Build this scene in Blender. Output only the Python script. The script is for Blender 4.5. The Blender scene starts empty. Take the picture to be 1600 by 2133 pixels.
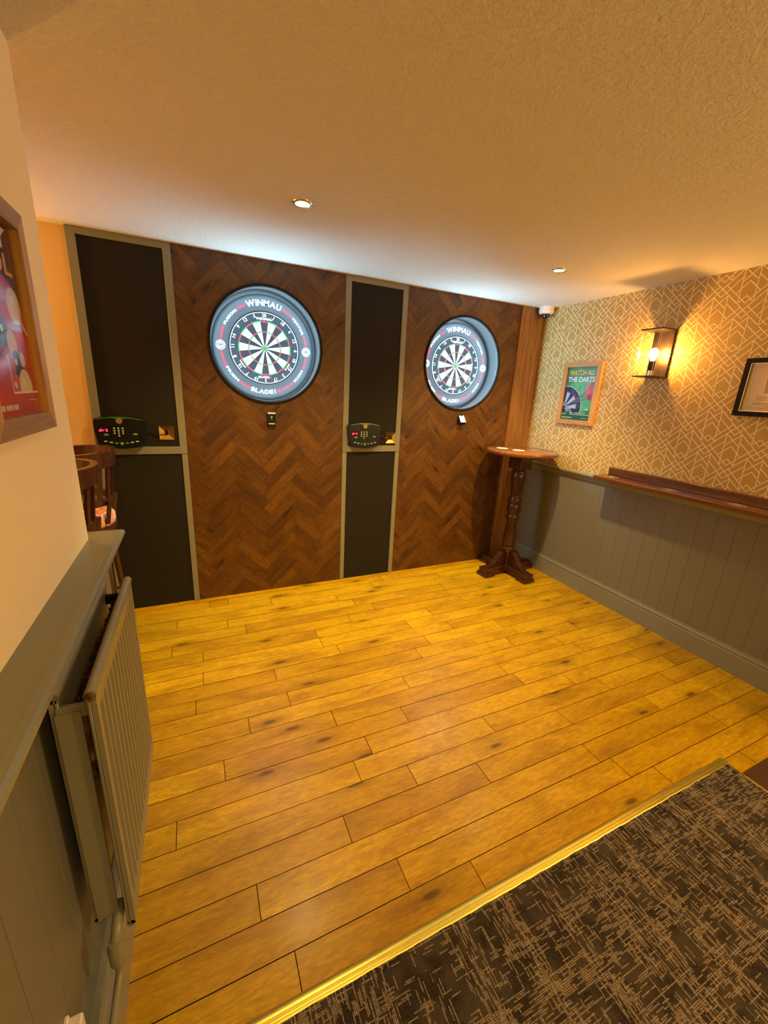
import bpy, math, random
from mathutils import Vector, Matrix
R = math.radians
PI = math.pi
random.seed(7)
sc = bpy.context.scene
col = sc.collection

# ------------------------------------------------------------------ camera
cam = bpy.data.cameras.new('camera')
camo = bpy.data.objects.new('camera', cam); col.objects.link(camo)
cam.sensor_fit = 'VERTICAL'; cam.sensor_height = 36.0
cam.lens = 844.6184 / 2133.0 * 36.0
cam.clip_start = 0.02
fw = Vector((0.40978427, 0.86798798, -0.28048834))
rt = Vector((0.90938759, -0.4127881, 0.05118795))
up = rt.cross(fw)
m = Matrix((rt, up, -fw)).transposed().to_4x4()
m.translation = Vector((0, 0, 1.475))
camo.matrix_world = m
sc.camera = camo
sc.view_settings.view_transform = 'Standard'
sc.view_settings.look = 'None'
sc.view_settings.gamma = 1
sc.view_settings.exposure = 0.0
sc.view_settings.use_curve_mapping = False

# ------------------------------------------------------------------ world and lamps
D, W, H, XL, YE = 2.876, 2.76, 2.2208, -0.335, 1.493
WARM = (1.0, 0.66, 0.235)
LANTERN = (1.0, 0.47, 0.10)
COOL = (0.42, 0.76, 1.0)
LED_POWER = 1000.0
SPOT_W = 26.0
BULB = 480.0
w = bpy.data.worlds.new('world'); sc.world = w; w.use_nodes = True
w.node_tree.nodes['Background'].inputs[0].default_value = (1.0, 0.62, 0.30, 1)
w.node_tree.nodes['Background'].inputs[1].default_value = 0.02

def lamp(kind, name, loc, power, colr, radius=0.03, aim=None, angle=110, blend=0.6):
    l = bpy.data.lights.new(name, kind); l.energy = power; l.color = colr
    l.shadow_soft_size = radius
    if kind == 'SPOT':
        l.spot_size = R(angle); l.spot_blend = blend
    o = bpy.data.objects.new(name, l); col.objects.link(o); o.location = loc
    if aim is not None:
        o.rotation_euler = (Vector(aim) - Vector(loc)).to_track_quat('-Z', 'Y').to_euler()
    return o
SPOTS = [(0.477, 1.97), (2.01, 2.03)]
for i, (x, y) in enumerate(SPOTS):
    lamp('SPOT', 'downlight_beam', (x, y, H - 0.012), SPOT_W * 6.7, WARM, 0.028, (x - 0.05, y + 0.50, 0), 108, 1.0)
for (x, y, p) in [(0.48, 0.30, 0.16), (2.0, 0.35, 0.12), (0.6, -1.4, 1.0), (2.0, -1.4, 1.0)]:
    lamp('SPOT', 'unseen_fill_spot', (x, y, H - 0.012), SPOT_W * 3.0 * p, WARM, 0.03, (x, y, 0), 160, 0.9)  # unseen ceiling spots added as fill near and behind the camera
lamp('POINT', 'rear_fill_light', (2.66, -0.75, 1.42), 70, (1.0, 0.66, 0.27), 0.024)  # added unseen light that brightens the cream left wall
lamp('POINT', 'alcove_lantern_light', (-1.40, 2.74, 1.83), 44, LANTERN, 0.022)

# ------------------------------------------------------------------ materials
def mat(name, colr=(0.5, 0.5, 0.5), rough=0.5, metal=0.0, spec=0.5, emit=None, es=0.0, coat=0.0, trans=0.0, ior=1.45):
    m = bpy.data.materials.new(name); m.use_nodes = True
    b = m.node_tree.nodes['Principled BSDF']
    b.inputs['Base Color'].default_value = (*colr, 1)
    b.inputs['Roughness'].default_value = rough
    b.inputs['Metallic'].default_value = metal
    b.inputs['Specular IOR Level'].default_value = spec
    b.inputs['Coat Weight'].default_value = coat; b.inputs['Coat Roughness'].default_value = 0.2
    b.inputs['Transmission Weight'].default_value = trans
    b.inputs['IOR'].default_value = ior
    if emit:
        b.inputs['Emission Color'].default_value = (*emit, 1)
        b.inputs['Emission Strength'].default_value = es
    return m
class NT:
    def __init__(s, m):
        s.t = m.node_tree; s.n = s.t.nodes; s.l = s.t.links; s.b = s.n['Principled BSDF']
    def node(s, typ, **kw):
        n = s.n.new(typ)
        for k, v in kw.items(): setattr(n, k, v)
        return n
    def link(s, a, b): s.l.new(a, b)
    def coord(s, out='Object', scale=(1, 1, 1), rot=(0, 0, 0)):
        tc = s.node('ShaderNodeTexCoord'); mp = s.node('ShaderNodeMapping')
        mp.inputs['Scale'].default_value = scale; mp.inputs['Rotation'].default_value = rot
        s.link(tc.outputs[out], mp.inputs[0]); return mp.outputs[0]
    def noise(s, vec, scale, detail=3, rough=0.55, dist=0.0):
        n = s.node('ShaderNodeTexNoise'); n.inputs['Scale'].default_value = scale
        n.inputs['Detail'].default_value = detail; n.inputs['Roughness'].default_value = rough
        n.inputs['Distortion'].default_value = dist
        if vec is not None: s.link(vec, n.inputs['Vector'])
        return n.outputs[0]
    def ramp(s, fac, stops):
        r = s.node('ShaderNodeValToRGB'); e = r.color_ramp.elements
        while len(e) < len(stops): e.new(0.5)
        for i, (p, c) in enumerate(stops):
            e[i].position = p; e[i].color = (*c, 1) if len(c) == 3 else c
        s.link(fac, r.inputs[0]); return r.outputs[0]
    def mix(s, fac, a, b, mode='MIX'):
        n = s.node('ShaderNodeMix', data_type='RGBA', blend_type=mode)
        for i, v in ((0, fac), (6, a), (7, b)):
            if isinstance(v, (int, float)): n.inputs[i].default_value = v
            elif isinstance(v, tuple): n.inputs[i].default_value = (*v, 1)
            else: s.link(v, n.inputs[i])
        return n.outputs[2]
    def math(s, op, a, b=0.0, c=0.0):
        n = s.node('ShaderNodeMath', operation=op)
        for i, v in enumerate((a, b, c)):
            if isinstance(v, (int, float)): n.inputs[i].default_value = v
            else: s.link(v, n.inputs[i])
        return n.outputs[0]
    def bump(s, h, strength=0.3, dist=0.002):
        n = s.node('ShaderNodeBump'); n.inputs['Strength'].default_value = strength
        n.inputs['Distance'].default_value = dist; s.link(h, n.inputs['Height'])
        s.link(n.outputs[0], s.b.inputs['Normal'])
    def color(s, c): s.link(c, s.b.inputs['Base Color'])
    def rough(s, c): s.link(c, s.b.inputs['Roughness'])

def m_pane(name, refl=0.05, tint=(1, 1, 1)):
    m = bpy.data.materials.new(name); m.use_nodes = True; nt = m.node_tree
    for n in list(nt.nodes): nt.nodes.remove(n)
    o = nt.nodes.new('ShaderNodeOutputMaterial'); mx = nt.nodes.new('ShaderNodeMixShader')
    tr = nt.nodes.new('ShaderNodeBsdfTransparent'); gl = nt.nodes.new('ShaderNodeBsdfGlossy'); fr = nt.nodes.new('ShaderNodeMath'); fr.operation = 'MULTIPLY_ADD'; lw_ = nt.nodes.new('ShaderNodeLayerWeight'); pw = nt.nodes.new('ShaderNodeMath'); pw.operation = 'POWER'
    lw_.inputs[0].default_value = 0.5; nt.links.new(lw_.outputs['Facing'], pw.inputs[0]); pw.inputs[1].default_value = 4.0; nt.links.new(pw.outputs[0], fr.inputs[0]); fr.inputs[1].default_value = 0.55; fr.inputs[2].default_value = refl * 0.5; gl.inputs['Roughness'].default_value = 0.07; tr.inputs[0].default_value = (*tint, 1)
    nt.links.new(fr.outputs[0], mx.inputs[0]); nt.links.new(tr.outputs[0], mx.inputs[1]); nt.links.new(gl.outputs[0], mx.inputs[2]); nt.links.new(mx.outputs[0], o.inputs[0])
    return m
def m_paint(name, c, rough=0.5, bump=0.15, bs=220, spec=0.4):
    m = mat(name, c, rough, spec=spec); t = NT(m); v = t.coord()
    n = t.noise(v, 3.0, 4)
    t.color(t.mix(t.math('MULTIPLY', n, 0.14), c, tuple(x * 0.72 for x in c)))
    t.bump(t.noise(v, bs, 2), bump, 0.001); return m
def m_plaster(name, c, bump=0.6, scale=90, dist=0.003):
    m = mat(name, c, 0.9, spec=0.15); t = NT(m); v = t.coord()
    a = t.noise(v, scale, 4, 0.65, 0.6); b = t.noise(v, scale * 0.25, 3)
    t.color(t.mix(t.math('MULTIPLY', b, 0.10), c, tuple(x * 0.8 for x in c)))
    t.bump(t.math('ADD', a, t.math('MULTIPLY', b, 0.4)), bump, dist); return m
def m_plank(name, ca, cb, cdark, edge, w, rough=0.35, grain=1.0, coat=0.0, tint=0.5, knots=True, blotk=0.62, ringk=0.42, finek=0.55):
    """wood laid in strips: UV = metres along / across each strip, colour attribute 'rnd' = one value per strip"""
    m = mat(name, ca, rough, spec=0.5, coat=coat); t = NT(m)
    uv = t.node('ShaderNodeUVMap', uv_map='UVMap').outputs[0]
    at = t.node('ShaderNodeAttribute', attribute_name='rnd')
    sep = t.node('ShaderNodeSeparateColor'); t.link(at.outputs['Color'], sep.inputs[0])
    r1, r2, r3 = sep.outputs
    suv = t.node('ShaderNodeSeparateXYZ'); t.link(uv, suv.inputs[0])
    cmb = t.node('ShaderNodeCombineXYZ')
    t.link(t.math('MULTIPLY_ADD', r1, 37.0, t.math('MULTIPLY', suv.outputs[0], 1.0)), cmb.inputs[0])
    t.link(t.math('MULTIPLY_ADD', suv.outputs[1], 9.0, t.math('MULTIPLY', r2, 11.0)), cmb.inputs[1])
    t.link(t.math('MULTIPLY', r3, 9.0), cmb.inputs[2])
    vec = cmb.outputs[0]
    cath = t.noise(vec, 2.2 * grain, 2, 0.5, 0.3)
    rings = t.math('FRACT', t.math('MULTIPLY', cath, 8.0))
    rings = t.ramp(rings, [(0.0, (0, 0, 0)), (0.55, (0.15,) * 3), (0.85, (1, 1, 1)), (1.0, (0, 0, 0))])
    cmb2 = t.node('ShaderNodeCombineXYZ')
    t.link(t.math('MULTIPLY_ADD', r2, 23.0, t.math('MULTIPLY', suv.outputs[0], 22.0)), cmb2.inputs[0])
    t.link(t.math('MULTIPLY', suv.outputs[1], 200.0), cmb2.inputs[1]); t.link(r1, cmb2.inputs[2])
    fine = t.noise(cmb2.outputs[0], 1.0 * grain, 4, 0.7)
    cmb3 = t.node('ShaderNodeCombineXYZ')
    t.link(t.math('MULTIPLY_ADD', r2, 31.0, t.math('MULTIPLY', suv.outputs[0], 1.8)), cmb3.inputs[0])
    t.link(t.math('MULTIPLY_ADD', suv.outputs[1], 6.0, t.math('MULTIPLY', r3, 17.0)), cmb3.inputs[1])
    kvec = cmb3.outputs[0]
    blot = t.noise(kvec, 1.5, 4, 0.62, 0.4)
    mott = t.noise(kvec, 14.0, 4, 0.7, 0.5)
    base = t.mix(t.math('MULTIPLY', t.math('ADD', r1, 0.0), tint), ca, cb)
    base = t.mix(t.ramp(blot, [(0.45, (0, 0, 0)), (0.64, (blotk,) * 3)]), base, cdark)
    base = t.mix(t.math('MULTIPLY', rings, ringk), base, cdark)
    base = t.mix(t.ramp(fine, [(0.35, (finek,) * 3), (0.62, (0, 0, 0))]), base, cdark)
    base = t.mix(t.ramp(mott, [(0.40, (0.28,) * 3), (0.60, (0, 0, 0))]), base, cdark)
    if knots:
        vo = t.node('ShaderNodeTexVoronoi', voronoi_dimensions='2D'); vo.inputs['Scale'].default_value = 1.0
        t.link(kvec, vo.inputs['Vector'])
        kk = t.ramp(vo.outputs['Distance'], [(0.0, (1, 1, 1)), (0.045, (0.85,) * 3), (0.075, (0.35,) * 3), (0.24, (0, 0, 0))])
        sepk = t.node('ShaderNodeSeparateColor'); t.link(vo.outputs['Color'], sepk.inputs[0])
        kk = t.math('MULTIPLY', kk, t.math('GREATER_THAN', sepk.outputs[0], 0.55))
        base = t.mix(t.math('MULTIPLY', kk, 0.85), base, tuple(x * 0.35 for x in cdark))
    t.color(base)
    t.rough(t.math('MULTIPLY_ADD', fine, 0.18, rough - 0.06))
    t.bump(t.math('ADD', fine, t.math('MULTIPLY', rings, -0.5)), 0.22, 0.0006)
    return m
def m_wood(name, c, cd, rough=0.4, axis=2, scale=1.0, coat=0.0):
    m = mat(name, c, rough, coat=coat); t = NT(m)
    s = [26.0, 26.0, 26.0]; s[axis] = 1.6
    v = t.coord('Object', tuple(x * scale for x in s))
    a = t.noise(v, 1.0, 4, 0.6, 0.8); f = t.noise(v, 6.0, 3, 0.6)
    k = t.math('MULTIPLY_ADD', f, 0.4, t.math('MULTIPLY', a, 0.8))
    t.color(t.ramp(k, [(0.42, cd), (0.72, c)])); t.bump(f, 0.12, 0.0006)
    return m

M = {}
M['ceiling'] = m_plaster('ceiling_paint', (0.77, 0.745, 0.68), 1.0, 75, 0.009)
M['cream'] = m_plaster('cream_wall_paint', (0.90, 0.79, 0.58), 0.12, 130, 0.001)
M['ochre'] = m_plaster('ochre_wall_paint', (0.72, 0.50, 0.22), 0.12, 130, 0.001)
M['sage'] = m_paint('sage_paint', (0.185, 0.183, 0.148), 0.42, 0.10)
M['sage_trim'] = m_paint('sage_trim_paint', (0.225, 0.235, 0.185), 0.3, 0.06, spec=0.6)
M['paper'] = m_paint('wallpaper_ground', (0.49, 0.325, 0.085), 0.6, 0.05)
M['paper_line'] = m_paint('wallpaper_lines', (0.97, 0.82, 0.58), 0.5, 0.02)
M['oak'] = m_plank('oak_floor', (0.68, 0.425, 0.004), (0.37, 0.185, 0.003), (0.17, 0.060, 0.002), None, 0.1, rough=0.36, tint=0.52, blotk=0.42, coat=0.08, ringk=0.20, finek=0.24)
M['oak'].node_tree.nodes['Principled BSDF'].inputs['Specular IOR Level'].default_value = 0.32
M['herring'] = m_plank('herringbone_oak', (0.23, 0.097, 0.010), (0.062, 0.021, 0.003), (0.038, 0.012, 0.002), None, 0.07, rough=0.42, grain=1.6, tint=0.72)
M['gap'] = mat('dark_gap', (0.03, 0.012, 0.004), 0.9, spec=0.1)
M['board_black'] = m_paint('black_board', (0.018, 0.015, 0.0115), 0.75, 0.10, 300, 0.25)
M['frame_grey'] = m_paint('grey_frame_paint', (0.235, 0.235, 0.175), 0.42, 0.06)
M['screw'] = mat('screw_metal', (0.6, 0.55, 0.42), 0.3, 1.0)
M['black_plastic'] = mat('black_plastic', (0.008, 0.008, 0.009), 0.35, spec=0.3)
M['black_matt'] = mat('black_matt', (0.012, 0.011, 0.010), 0.7, spec=0.2)
M['foam'] = m_paint('black_foam', (0.027, 0.024, 0.0245), 0.6, 0.15, 500, 0.4)
M['cavity'] = m_paint('grey_cavity', (0.105, 0.100, 0.098), 0.40, 0.15, 60, 0.5)
M['sisal_b'] = m_paint('black_sisal', (0.022, 0.022, 0.024), 0.8, 0.15, 900, 0.2)
M['sisal_w'] = m_paint('cream_sisal', (0.78, 0.78, 0.66), 0.8, 0.15, 900, 0.2)
M['sisal_r'] = m_paint('red_sisal', (0.50, 0.022, 0.030), 0.8, 0.15, 900, 0.2)
M['sisal_g'] = m_paint('green_sisal', (0.010, 0.32, 0.075), 0.8, 0.15, 900, 0.2)
M['print_w'] = mat('white_print', (0.85, 0.86, 0.86), 0.6)
M['print_r'] = mat('red_print', (0.36, 0.004, 0.008), 0.6)
M['wire'] = mat('steel_wire', (0.85, 0.85, 0.85), 0.35, 1.0)
M['led'] = mat('led_strip', (1, 1, 1), 0.5, emit=COOL, es=LED_POWER)
M['lens'] = mat('downlight_lens', (1, 1, 1), 0.5, emit=(1.0, 0.80, 0.36), es=26)
M['bulb'] = mat('bulb_glow', (1, 1, 1), 0.5, emit=LANTERN, es=BULB)
M['nickel'] = mat('satin_nickel', (0.70, 0.66, 0.58), 0.25, 1.0)
M['glass'] = m_pane('clear_glass')
M['bronze'] = mat('dark_bronze', (0.035, 0.022, 0.014), 0.4, 0.6)
M['brassp'] = mat('polished_brass', (0.86, 0.60, 0.14), 0.14, 1.0)
M['brass'] = mat('brass_strip', (0.98, 0.80, 0.15), 0.30, 0.95)
t = NT(M['brass']); v = t.coord('Object', (18, 200, 40)); t.rough(t.math('MULTIPLY_ADD', t.noise(v, 1.0, 4), 0.25, 0.22)); t.bump(t.noise(v, 1.0, 3), 0.08, 0.001)
M['dark_table'] = m_wood('dark_stained_wood', (0.060, 0.017, 0.006), (0.022, 0.006, 0.003), 0.28, 2, coat=0.3)
M['table_top'] = m_wood('table_top_wood', (0.26, 0.095, 0.022), (0.12, 0.040, 0.010), 0.22, 0, 0.8, coat=0.4)
M['shelf'] = m_wood('shelf_wood', (0.18, 0.068, 0.022), (0.085, 0.030, 0.010), 0.3, 1, 0.8, coat=0.3)
M['chair'] = m_wood('chair_wood', (0.075, 0.024, 0.010), (0.03, 0.009, 0.005), 0.25, 2, coat=0.4)
M['pine'] = m_wood('pine_frame', (0.62, 0.34, 0.11), (0.40, 0.19, 0.05), 0.5, 2, 0.8)
M['old_pine'] = m_wood('weathered_frame', (0.30, 0.19, 0.10), (0.17, 0.10, 0.05), 0.55, 1, 0.8)
M['oakstrip'] = m_wood('oak_strip', (0.34, 0.165, 0.045), (0.15, 0.060, 0.014), 0.45, 2, 1.1)
M['white_plastic'] = mat('white_plastic', (0.80, 0.78, 0.74), 0.35)
M['dome'] = mat('smoked_dome', (0.010, 0.009, 0.010), 0.05, coat=1.0)
M['mat_paper'] = mat('pale_card', (0.85, 0.66, 0.56), 0.6)
M['cloth'] = mat('patterned_seat', (0.7, 0.3, 0.12), 0.8)
t = NT(M['cloth']); v = t.coord(); t.color(t.ramp(t.noise(v, 60, 3, 0.6, 1.5), [(0.40, (0.62, 0.17, 0.05)), (0.50, (0.72, 0.30, 0.12)), (0.56, (0.92, 0.75, 0.55)), (0.66, (0.65, 0.2, 0.06))]))
M['radiator'] = m_paint('radiator_paint', (0.25, 0.235, 0.165), 0.32, 0.04, spec=0.6)
M['rust'] = mat('dusty_fins', (0.22, 0.12, 0.05), 0.7)
t = NT(M['rust']); v = t.coord(); t.color(t.ramp(t.noise(v, 55, 4, 0.7), [(0.35, (0.03, 0.016, 0.008)), (0.55, (0.20, 0.09, 0.03)), (0.7, (0.55, 0.36, 0.16))]))
M['brown_floor'] = m_paint('brown_carpet_tile', (0.085, 0.042, 0.020), 0.9, 0.5, 400, 0.1)

def carpet():
    m = mat('plaid_carpet', (0.05, 0.035, 0.025), 0.95, spec=0.1); t = NT(m)
    tc = t.node('ShaderNodeTexCoord'); sp = t.node('ShaderNodeSeparateXYZ'); t.link(tc.outputs['Object'], sp.inputs[0])
    X, Y = sp.outputs[0], sp.outputs[1]
    def white(*v):
        c = t.node('ShaderNodeCombineXYZ'); n = t.node('ShaderNodeTexWhiteNoise', noise_dimensions='3D')
        for i, q in enumerate(v):
            if isinstance(q, (int, float)): c.inputs[i].default_value = q
            else: t.link(q, c.inputs[i])
        t.link(c.outputs[0], n.inputs['Vector']); return n.outputs['Value']
    def soft(a, b, sa, sb, lo, hi, seed):
        c = t.node('ShaderNodeCombineXYZ'); t.link(t.math('MULTIPLY', a, sa), c.inputs[0]); t.link(t.math('MULTIPLY', b, sb), c.inputs[1]); c.inputs[2].default_value = seed
        return t.ramp(t.noise(c.outputs[0], 1.0, 2, 0.5), [(lo, (0, 0, 0)), (hi, (1, 1, 1))])
    def dashes(a, b, seed):
        # yarn rows along b, one row every 4.6 mm; each row broken into dashes
        ix = t.math('FLOOR', t.math('MULTIPLY', a, 240.0)); off = white(ix, seed, 0.5)
        jy = t.math('FLOOR', t.math('MULTIPLY_ADD', b, 36.0, t.math('MULTIPLY', off, 13.0)))
        v = white(ix, jy, seed)
        band = soft(a, b, 15.0, 0.8, 0.42, 0.60, seed)
        thr = t.math('MULTIPLY_ADD', band, -0.42, 0.93)
        on = t.math('GREATER_THAN', v, thr)
        fr = t.math('ABSOLUTE', t.math('SUBTRACT', t.math('FRACT', t.math('MULTIPLY', a, 240.0)), 0.5))
        row = t.ramp(fr, [(0.18, (1, 1, 1)), (0.42, (0, 0, 0))])
        return t.math('MULTIPLY', on, row)
    cell = white(t.math('FLOOR', t.math('MULTIPLY', X, 330.0)), t.math('FLOOR', t.math('MULTIPLY', Y, 330.0)), 3.0)
    fa = dashes(X, Y, 1.0); fb = dashes(Y, X, 7.0)
    f = t.math('MULTIPLY', t.math('MAXIMUM', fa, t.math('MULTIPLY', fb, 0.85)), t.math('MULTIPLY_ADD', cell, 0.65, 0.30))
    dark = t.mix(soft(X, Y, 14.0, 14.0, 0.40, 0.60, 5.0), (0.024, 0.019, 0.016), (0.062, 0.050, 0.039))
    dark = t.mix(t.math('MULTIPLY', cell, 0.30), dark, (0.13, 0.10, 0.075))
    t.color(t.mix(f, dark, (0.46, 0.36, 0.26)))
    v = t.coord(); t.bump(t.noise(v, 500, 2), 0.8, 0.004); return m
M['carpet'] = carpet()

# ------------------------------------------------------------------ mesh building
class MB:
    """collects faces (verts, material slot, uv, random colour) and links them as one mesh object"""
    def __init__(s): s.v = []; s.f = []; s.m = []; s.uv = []; s.c = []; s.sm = []
    def face(s, pts, mi=0, uv=None, c=None, smooth=False):
        i = len(s.v); s.v += [tuple(p) for p in pts]; s.f.append(tuple(range(i, i + len(pts))))
        s.m.append(mi); s.uv.append(uv); s.c.append(c); s.sm.append(smooth)
    def mesh(s, vs, fs, mi=0, smooth=False, mx=None):
        i = len(s.v)
        s.v += [tuple(mx @ Vector(p)) if mx else tuple(p) for p in vs]
        for f in fs:
            s.f.append(tuple(i + k for k in f)); s.m.append(mi); s.uv.append(None); s.c.append(None); s.sm.append(smooth)
        return s
    def box(s, a, b, mi=0, bev=0.0, mx=None):
        x0, y0, z0 = (min(a[i], b[i]) for i in range(3)); x1, y1, z1 = (max(a[i], b[i]) for i in range(3))
        e = min(bev, (x1 - x0) / 2.01, (y1 - y0) / 2.01, (z1 - z0) / 2.01)
        if e <= 0:
            vs = [(x, y, z) for x in (x0, x1) for y in (y0, y1) for z in (z0, z1)]
            fs = [(0, 1, 3, 2), (4, 6, 7, 5), (0, 4, 5, 1), (2, 3, 7, 6), (0, 2, 6, 4), (1, 5, 7, 3)]
            return s.mesh(vs, fs, mi, False, mx)
        vs = []; idx = {}
        for ix, X in enumerate(((x0, x0 + e), (x1, x1 - e))):
            for iy, Y in enumerate(((y0, y0 + e), (y1, y1 - e))):
                for iz, Z in enumerate(((z0, z0 + e), (z1, z1 - e))):
                    for ax in range(3):
                        p = [X[1], Y[1], Z[1]]; p[ax] = (X, Y, Z)[ax][0]
                        idx[ix, iy, iz, ax] = len(vs); vs.append(tuple(p))
        fs = []
        q = [(0, 0), (1, 0), (1, 1), (0, 1)]
        def key(ax, vax, a1, a2):
            k = [0, 0, 0]; k[ax] = vax; o = [i for i in range(3) if i != ax]; k[o[0]] = a1; k[o[1]] = a2; return tuple(k)
        for ax in range(3):
            for sd in (0, 1):
                f = [idx[(*key(ax, sd, a1, a2), ax)] for a1, a2 in q]
                fs.append(f)
            o = [i for i in range(3) if i != ax]
            for a1 in (0, 1):
                for a2 in (0, 1):
                    k0, k1 = key(ax, 0, a1, a2), key(ax, 1, a1, a2)
                    fs.append([idx[(*k0, o[0])], idx[(*k1, o[0])], idx[(*k1, o[1])], idx[(*k0, o[1])]])
        for ix in (0, 1):
            for iy in (0, 1):
                for iz in (0, 1):
                    fs.append([idx[ix, iy, iz, k] for k in range(3)])
        return s.mesh(vs, fs, mi, False, mx)
    def prism(s, poly, y0, y1, mi=0, mx=None, smooth=False):
        """poly in xz, extruded along y"""
        n = len(poly)
        vs = [(p[0], y0, p[1]) for p in poly] + [(p[0], y1, p[1]) for p in poly]
        fs = [tuple(range(n)), tuple(range(2 * n - 1, n - 1, -1))] + [(i, (i + 1) % n, n + (i + 1) % n, n + i) for i in range(n)]
        return s.mesh(vs, fs, mi, smooth, mx)
    def lathe(s, prof, n=32, mi=0, mx=None, smooth=True, a0=0, a1=2 * PI):
        full = abs(a1 - a0 - 2 * PI) < 1e-6; k = n if full else n + 1
        vs = [(r * math.cos(a0 + (a1 - a0) * i / n), r * math.sin(a0 + (a1 - a0) * i / n), z) for r, z in prof for i in range(k)]
        fs = []
        for j in range(len(prof) - 1):
            for i in range(n):
                i2 = (i + 1) % k if full else i + 1
                fs.append((j * k + i, j * k + i2, (j + 1) * k + i2, (j + 1) * k + i))
        return s.mesh(vs, fs, mi, smooth, mx)
    def tube(s, pts, r, n=10, mi=0, cap=True):
        pts = [Vector(p) for p in pts]; vs = []; fs = []
        rr = r if isinstance(r, (list, tuple)) else [r] * len(pts)
        pu = None
        for i, p in enumerate(pts):
            d = (pts[min(i + 1, len(pts) - 1)] - pts[max(i - 1, 0)]).normalized()
            u = pu - d * pu.dot(d) if pu else d.orthogonal()
            u.normalize(); pu = u; v = d.cross(u)
            for k in range(n):
                a = 2 * PI * k / n; vs.append(p + (u * math.cos(a) + v * math.sin(a)) * rr[i])
        for i in range(len(pts) - 1):
            for k in range(n):
                fs.append((i * n + k, i * n + (k + 1) % n, (i + 1) * n + (k + 1) % n, (i + 1) * n + k))
        if cap: fs += [tuple(range(n))[::-1], tuple(range((len(pts) - 1) * n, len(pts) * n))]
        return s.mesh(vs, fs, mi, True)
    def build(s, name, mats, parent=None, loc=None, fix=True):
        me = bpy.data.meshes.new(name); me.from_pydata(s.v, [], s.f)
        for mm in (mats if isinstance(mats, (list, tuple)) else [mats]): me.materials.append(mm)
        me.polygons.foreach_set('material_index', s.m); me.polygons.foreach_set('use_smooth', s.sm)
        if any(u is not None for u in s.uv):
            me.uv_layers.new(name='UVMap'); me.color_attributes.new('rnd', 'FLOAT_COLOR', 'CORNER')
            ua, ca = [], []
            for p in me.polygons:
                u = s.uv[p.index]; c = s.c[p.index] or (0.5, 0.5, 0.5)
                for k in range(p.loop_total):
                    ua += list(u[k]) if u else [0.0, 0.0]
                    ca += [*c, 1.0]
            me.uv_layers['UVMap'].data.foreach_set('uv', ua); me.color_attributes['rnd'].data.foreach_set('color', ca)
        elif fix:
            import bmesh
            bm = bmesh.new(); bm.from_mesh(me)
            bmesh.ops.remove_doubles(bm, verts=bm.verts, dist=1e-6)
            bmesh.ops.recalc_face_normals(bm, faces=bm.faces); bm.to_mesh(me); bm.free()
        if any(s.sm):
            try: me.set_sharp_from_angle(angle=R(40))
            except Exception: pass
        o = bpy.data.objects.new(name, me); col.objects.link(o)
        if parent: o.parent = parent
        if loc: o.location = loc
        return o

def tag(o, label, cat, group=None, kind=None):
    if label: o['label'] = label
    if cat: o['category'] = cat
    if group: o['group'] = group
    if kind: o['kind'] = kind
    return o
def thing(name, label, cat, loc=(0, 0, 0), rot=(0, 0, 0), group=None):
    o = bpy.data.objects.new(name, None); o.empty_display_size = 0.05; col.objects.link(o)
    o.location = loc; o.rotation_euler = rot
    return tag(o, label, cat, group)
def dup(root, loc, rot=None, label=None):
    def cp(o, parent):
        c = o.copy(); col.objects.link(c)
        if parent: c.parent = parent
        for ch in list(o.children): cp(ch, c)
        return c
    r = cp(root, None); r.location = loc
    if rot: r.rotation_euler = rot
    if label: r['label'] = label
    return r
def struct(name, mb, mats, parent=None, label=None):
    o = mb.build(name, mats, parent)
    if not parent: o['kind'] = 'structure'
    if label: o['label'] = label
    return o

_tc = {}
def glyph(txt, size=1.0, bold=0.0):
    """triangulated flat text in the xy plane, centred"""
    k = (txt, bold)
    if k not in _tc:
        cu = bpy.data.curves.new('t', 'FONT'); cu.body = txt; cu.size = 1.0; cu.offset = bold
        cu.align_x = 'CENTER'; cu.align_y = 'CENTER'; cu.resolution_u = 4
        ob = bpy.data.objects.new('t', cu); col.objects.link(ob)
        dg = bpy.context.evaluated_depsgraph_get(); me = ob.evaluated_get(dg).to_mesh()
        vs = [tuple(v.co) for v in me.vertices]; fs = [tuple(p.vertices) for p in me.polygons]
        ob.evaluated_get(dg).to_mesh_clear(); bpy.data.objects.remove(ob); bpy.data.curves.remove(cu)
        if vs:
            # normalise: centre on the bounding box, cap height to 1 vertically when asked by caller
            x0 = min(v[0] for v in vs); x1 = max(v[0] for v in vs); y0 = min(v[1] for v in vs); y1 = max(v[1] for v in vs)
            vs = [(v[0] - (x0 + x1) / 2, v[1] - (y0 + y1) / 2, 0) for v in vs]
            _tc[k] = (vs, fs, x1 - x0, y1 - y0)
        else: _tc[k] = ([], [], 1, 1)
    return _tc[k]
def put_text(mb, txt, cx, cy, w=None, h=None, mi=0, z=0.0, rot=0.0, bold=0.0, fn=None):
    vs, fs, tw, th = glyph(txt, 1.0, bold)
    sx = (w / tw) if w else (h / th); sy = (h / th) if h else sx
    c, s_ = math.cos(rot), math.sin(rot); out = []
    for x, y, _ in vs:
        x *= sx; y *= sy; out.append((cx + x * c - y * s_, cy + x * s_ + y * c, z))
    if fn: out = [fn(p) for p in out]
    mb.mesh(out, fs, mi)
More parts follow.
